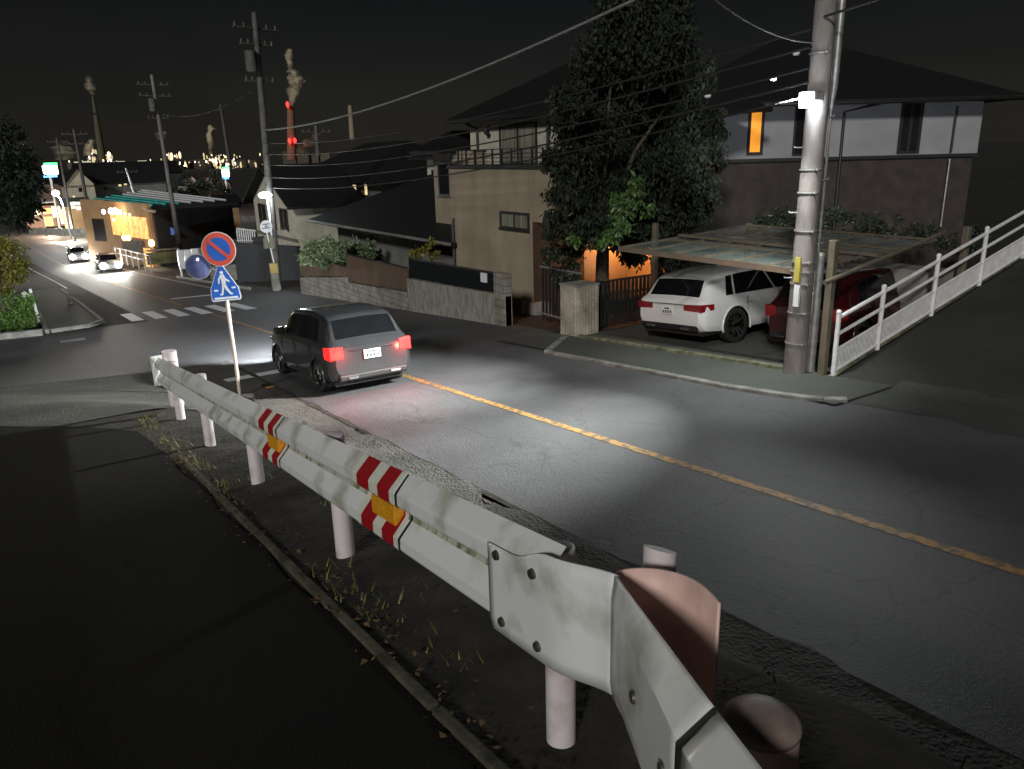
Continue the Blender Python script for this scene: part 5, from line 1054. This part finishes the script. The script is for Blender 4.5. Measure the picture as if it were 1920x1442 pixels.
smallhouse('annex', 'small beige building with tall white windows left of the restaurant', 128, 384, 165, 428, 128, 'orangewall', 6, 'x', 1.0, ((133, 378, 141, 392, 1), (143, 378, 150, 395, 1)), 'shop', cat='building')
b = MB(); a = atY(55, 430, 122); c = atY(165, 432, 112); b.wallseg((a.x, a.y), (c.x, c.y), .2, a.z-.6, c.z-.9, a.z+.2, c.z+.2); tag(b.build('forecourt_wall', M['concrete']), 'low pale wall along the lit forecourt of the shop', 'wall')
# shop pylon signs
M['sg_green'] = emat('sign green', (.05,.75,.16), 2.2); M['sg_white'] = emat('sign white panel', (.92,1.0,.98), 3.0); M['sg_blue'] = emat('sign blue band', (.10,.35,1.0), 2.4)
for (x0, y0, x1, y1, Y, lb_) in ((82, 305, 107, 333, 135, 'large glowing green, white and blue shop sign on a tall post'), (418, 313, 429, 336, 150, 'narrow glowing green and white shop sign seen edge-on')):
    p = atY((x0+x1)/2, y1, Y); e = empty('pylon_sign', (p.x, Y, -6.6), lb_, 'shop sign', 'glowing shop signs'); h_ = y1-y0
    part_q('green_band', e, x0, y0, x1, y0+h_*.17, Y, .5, 'sg_green'); part_q('white_panel', e, x0, y0+h_*.18, x1, y0+h_*.80, Y, .5, 'sg_white'); part_q('blue_band', e, x0, y0+h_*.81, x1, y1, Y, .5, 'sg_blue')
    b = MB(); b.tube([(p.x, Y+.25, -6.7), (p.x, Y+.25, p.z)], .2, 10); b.build('post', M['metal'], e, angle=40)
    light('sign_glow', 'POINT', (p.x, Y-1.5, p.z+1.5), 500, (.8,1.0,.95), size=1.0)
# traffic signals and street lamps
for (x, y, Y, cl, lb_) in ((67, 381, 128, 'redlamp', 'traffic signal showing red at the crossing'), (53, 391, 138, 'redlamp', 'farther traffic signal showing red below the first'), (17, 365, 150, 'greenlamp', 'teal green signal glowing among the left tree branches')):
    M.setdefault('greenlamp', emat('green signal', (.05,1.0,.6), 5))
    q = atY(x, y, Y); e = empty('traffic_signal', (q.x, Y, -6.6), lb_, 'traffic signal', 'traffic signals'); b = MB(); b.tube([(q.x+.5, Y+.2, -6.7), (q.x+.5, Y+.2, q.z+.4)], .12, 8); b.build('pole', M['metal'], e, angle=40)
    b = MB(); b.box((q.x-.7, Y, q.z-.25), (q.x+.7, Y+.25, q.z+.25)); b.build('housing', M['frame'], e, bevel=.04)
    b = MB(); b.sphere((q.x, Y-.05, q.z), .24, 6, (1, .5, 1)); b.build('lit_lens', M[cl], e, smooth=True)
for (x, y, yb, Y, s_, pw, lb_) in ((104, 362, 440, 112, .42, 1400, 'glaring white street lamp below the large shop sign'), (158, 385, 470, 96, .28, 700, 'white street lamp at the left corner of the restaurant'), (425, 357, 400, 145, .45, 900, 'white street lamp below the narrow shop sign'), (262, 315, 335, 210, .45, 300, 'small white street lamp behind the dark roofs')):
    q = atY(x, y, Y); zb = atY(x, yb, Y).z; e = empty('street_lamp', (q.x+.8, Y, zb), lb_, 'street lamp', 'far street lamps'); b = MB(); b.tube([(q.x+.8, Y+.1, zb-.4), (q.x+.5, Y+.1, q.z-1), (q.x, Y+.1, q.z+.2)], .09, 8); b.build('pole', M['steel_white'], e, angle=40)
    b = MB(); b.sphere(tuple(q), s_, 6, (1, 1, .8)); b.build('lamp_head', emat('far lamp', (.97,.98,1.0), 30), e, smooth=True); light('street_lamp_light', 'POINT', q + Vector((0, -.7, -.5)), pw, (.95,.97,1.0), size=.3)
# low houses
smallhouse('beige_house', 'beige gabled house behind the dark poles left of the restaurant', 128, 345, 176, 378, 150, 'cream', 9, 'y', 2.6, ((148, 352, 153, 360, 0), (136, 366, 141, 372, 1)))
smallhouse('pink_house', 'pinkish house with broad dark roof behind the large shop sign', 60, 340, 122, 372, 165, 'pinkwall', 9, 'x', 2.6, ((36, 345, 42, 349, 1),) and ())
smallhouse('grey_house', 'wide grey house with dark roof behind the pale short pole', 178, 340, 310, 372, 155, 'greywall', 9, 'x', 3.6, ((222, 345, 228, 350, 1), (232, 341, 238, 348, 1), (196, 350, 200, 356, 0)))
for k, (x0, x1) in enumerate(((350, 374), (375, 400), (403, 432))):
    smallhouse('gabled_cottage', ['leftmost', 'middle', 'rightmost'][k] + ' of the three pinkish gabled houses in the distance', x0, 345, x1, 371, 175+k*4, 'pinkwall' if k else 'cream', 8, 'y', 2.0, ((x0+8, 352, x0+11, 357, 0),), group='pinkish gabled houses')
smallhouse('dark_hall', 'broad black roofed building in front of the lit factory hall', 150, 322, 340, 338, 230, 'darkwall', 16, 'x', 3.0)
light('cottage_light', 'POINT', atY(395, 352, 160), 1500, (1.0,.55,.42), size=.5); light('house_light', 'POINT', atY(150, 348, 142), 260, (1.0,.85,.6), size=.5)
smallhouse('orange_house', 'small orange-lit house wall right of the restaurant wing', 415, 378, 446, 400, 96, 'orangewall', 5, 'x', .8)
# factory hall and plants on the horizon
Y = 430; p = atY(138, 318, Y); e = empty('factory_hall', (p.x, Y, p.z), 'long pale factory hall with rows of lit windows on the horizon', 'factory')
part_q('wall', e, 138, 302, 276, 318, Y, 30, 'greywall')
M['hall'] = emat_noise('hall window', (1.0,.95,.68), .55, .05, .35)
for (a, c, d, f_) in ((139,303,147,307), (140,311,150,316), (155,302,171,308), (155,311,168,316), (177,304,193,316), (209,303,216,316), (220,302,232,306), (234,303,256,307), (259,301,275,308), (236,309,252,312)): part_q('lit_window', e, a, c, d, f_, Y-.5, .3, 'hall')
YF = 900; r = random.Random(3); b = MB(); cols = [emat('sodium plant light', (1.0,.78,.42), 2.2), emat('white plant light', (1.0,.97,.9), 3), emat('dim plant light', (1.0,.8,.45), .6)]
def plant(xr, yr, n, big_=1):
    for k in range(n):
        x = r.gauss((xr[0]+xr[1])/2, (xr[1]-xr[0])/3.4); y = r.uniform(*yr); q = atY(x, y, YF + r.uniform(-60, 60)); s_ = r.choice((.5, .7, .9, 1.3))*big_; b.sphere(tuple(q), s_, 3, (1, 1, r.choice((1, 1.6, 3))), r.choice((0, 1, 2, 2)))
plant((390, 445), (290, 318), 44); plant((312, 345), (290, 312), 26); plant((165, 180), (283, 302), 12, 1.0); plant((199, 208), (288, 300), 8, 1.3); plant((345, 460), (297, 312), 34, .7); plant((466, 500), (288, 310), 6, .8); plant((60, 330), (300, 310), 22, .6)
tag(b.build('factory_lights', cols), 'mass of small yellow and white factory lights glittering along the horizon', 'lights', kind='stuff')
b = MB()
for k in range(46):
    x = r.uniform(300, 480); h_ = r.uniform(3, 14) if 385 < x < 445 or 310 < x < 345 else r.uniform(1, 5); quadbox(b, x, 304-h_, x+r.uniform(2, 9), 318, YF+70+k, 8)
for x, w_, h_ in ((176, 12, 8), (188, 16, 5), (610, 14, 10), (592, 9, 6), (566, 20, 22), (545, 16, 14)): quadbox(b, x-w_/2, 303-h_ if x < 500 else 292-h_*.6, x+w_/2, 318, YF+64+x*.1, 10)
tag(b.build('factory_skyline', mat('plant structures', (.13,.11,.08), .9, var=.5, scale=.02)), 'jumble of dim plant buildings and tanks behind the factory lights', 'factory', kind='stuff')
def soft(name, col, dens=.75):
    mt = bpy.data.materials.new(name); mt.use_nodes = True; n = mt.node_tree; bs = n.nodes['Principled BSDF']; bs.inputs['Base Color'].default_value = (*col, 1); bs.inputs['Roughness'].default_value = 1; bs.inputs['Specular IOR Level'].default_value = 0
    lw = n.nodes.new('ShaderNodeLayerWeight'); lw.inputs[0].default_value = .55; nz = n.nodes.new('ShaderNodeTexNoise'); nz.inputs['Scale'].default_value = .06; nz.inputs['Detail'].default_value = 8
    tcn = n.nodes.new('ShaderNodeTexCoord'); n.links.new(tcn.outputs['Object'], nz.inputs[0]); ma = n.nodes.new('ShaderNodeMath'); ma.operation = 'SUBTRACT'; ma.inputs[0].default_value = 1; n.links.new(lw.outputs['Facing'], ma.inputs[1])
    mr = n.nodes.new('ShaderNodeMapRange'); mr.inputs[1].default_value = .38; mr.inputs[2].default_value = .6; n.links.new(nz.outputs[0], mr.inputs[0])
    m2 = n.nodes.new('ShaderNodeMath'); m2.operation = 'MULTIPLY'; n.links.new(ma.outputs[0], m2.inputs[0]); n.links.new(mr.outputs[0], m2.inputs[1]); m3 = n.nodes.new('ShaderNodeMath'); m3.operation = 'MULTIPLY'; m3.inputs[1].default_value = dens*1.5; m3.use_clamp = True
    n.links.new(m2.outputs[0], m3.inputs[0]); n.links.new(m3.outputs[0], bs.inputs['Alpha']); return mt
def plume(name, label, pts, Y, mt):
    b = MB(); rows = []; nn = 18; m_ = len(pts); prev = None
    ctr = [(atY(x, y, Y), w_*Y/FP*1.0) for x, y, w_ in pts]; full = []
    for i in range(m_-1):
        for k in range(5): t = k/5; full.append((ctr[i][0].lerp(ctr[i+1][0], t), ctr[i][1]*(1-t)+ctr[i+1][1]*t))
    full.append(ctr[-1]); V = []; Fs = []
    for i, (c, w_) in enumerate(full):
        for k in range(nn):
            a = 2*PI*k/nn; d_ = w_*(1 + .45*mnoise.noise((math.cos(a)*1.3+i*.35, math.sin(a)*1.3, i*.3))); V.append((c.x+math.cos(a)*d_, c.y+math.sin(a)*d_, c.z + mnoise.noise((i, k, 1))*w_*.2))
    for i in range(len(full)-1):
        for k in range(nn): Fs.append((i*nn+k, i*nn+(k+1) % nn, (i+1)*nn+(k+1) % nn, (i+1)*nn+k))
    b.mesh(V, Fs); return tag(b.build(name, mt, smooth=True), label, 'smoke')
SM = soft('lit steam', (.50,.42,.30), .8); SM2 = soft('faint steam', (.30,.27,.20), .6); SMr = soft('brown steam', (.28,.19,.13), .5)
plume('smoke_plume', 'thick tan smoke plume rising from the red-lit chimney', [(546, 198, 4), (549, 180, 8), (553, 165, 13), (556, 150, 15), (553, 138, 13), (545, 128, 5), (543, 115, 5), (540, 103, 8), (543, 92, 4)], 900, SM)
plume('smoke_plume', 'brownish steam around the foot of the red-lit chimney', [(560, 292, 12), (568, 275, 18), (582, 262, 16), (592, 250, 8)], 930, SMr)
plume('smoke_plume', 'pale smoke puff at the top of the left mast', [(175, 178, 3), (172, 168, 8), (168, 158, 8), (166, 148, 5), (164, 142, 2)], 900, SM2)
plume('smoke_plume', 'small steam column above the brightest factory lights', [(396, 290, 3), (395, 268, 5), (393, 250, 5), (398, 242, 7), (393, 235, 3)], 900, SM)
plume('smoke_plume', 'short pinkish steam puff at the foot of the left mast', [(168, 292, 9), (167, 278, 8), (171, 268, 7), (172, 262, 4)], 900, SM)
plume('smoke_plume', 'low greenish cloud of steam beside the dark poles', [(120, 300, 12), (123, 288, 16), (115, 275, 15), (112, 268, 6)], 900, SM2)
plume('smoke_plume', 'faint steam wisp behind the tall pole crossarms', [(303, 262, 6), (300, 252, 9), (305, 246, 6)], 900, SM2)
def stack(name, label, x0, y0, x1, y1, r0, r1, Y, mt, lamps=()):
    a = atY(x0, y0, Y); t = atY(x1, y1, Y); e = empty(name, tuple(a), label, 'chimney'); b = MB(); b.tube([a, t], [r0, r1], 12); b.build('shaft', mt, e, angle=40)
    for (x, y) in lamps: q = atY(x, y, Y-8); m_ = MB(); m_.sphere(tuple(q), 1.7, 5, (1, 1, 1.9)); m_.build('warning_lamp', emat('aviation lamp', (1.0,.02,.015), 6), e, smooth=True)
    return e
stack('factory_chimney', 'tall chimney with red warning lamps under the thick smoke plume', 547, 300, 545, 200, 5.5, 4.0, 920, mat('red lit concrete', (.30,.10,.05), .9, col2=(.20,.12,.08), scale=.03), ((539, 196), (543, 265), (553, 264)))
stack('factory_chimney', 'slim pale chimney standing alone right of the smoking one', 661, 262, 656, 198, 3.4, 2.4, 900, mat('pale concrete', (.30,.24,.16), .9))
stack('steel_mast', 'tall faint tapering mast under the pale smoke puff', 192, 300, 174, 180, 4.0, 1.2, 900, mat('faint lit steel', (.10,.095,.055), .9))
# things at the left edge
upole(-.36, 41.7, 9.5, .19, .13, 'utility pole cut by the left edge beside the bright green hedge', lean=-1.3, mt='pole')
a = Vector((.80, 36.5, zroad(36.5))); e = empty('delineator', tuple(a), 'slim white delineator post with small green tag beside the hedge', 'post')
b = MB(); b.tube([a - Vector((0, 0, .1)), a + Vector((-.1, 0, 1.35))], .055, 12); b.build('post', M['steel_white'], e, angle=40)
q = a + Vector((-.30, -.1, 1.05)); b = MB(); b.plate([(-.16, -.22), (.13, -.14), (.16, .10), (.0, .24), (-.13, .18)], (q, exx, ezz), .02); b.build('tag', mat('pale green tag', (.45,.55,.38), .5), e)
b = MB(); z_ = ground(2.4, 43); b.box((2.25, 43.0, z_), (2.5, 43.3, z_+.55)); tag(b.build('stone_marker', M['mossy'], bevel=.04), 'short stone marker at the far end of the island pavement', 'marker')
b = MB(); z_ = ground(1.2, 31); b.box((1.05, 27.6, ground(1.2, 27.6)-.03), (1.75, 28.0, ground(1.2, 27.9)+.03)); tag(b.build('drain_grate', M['metal'], bevel=.01), 'small metal drain grate in the junction asphalt', 'drain')
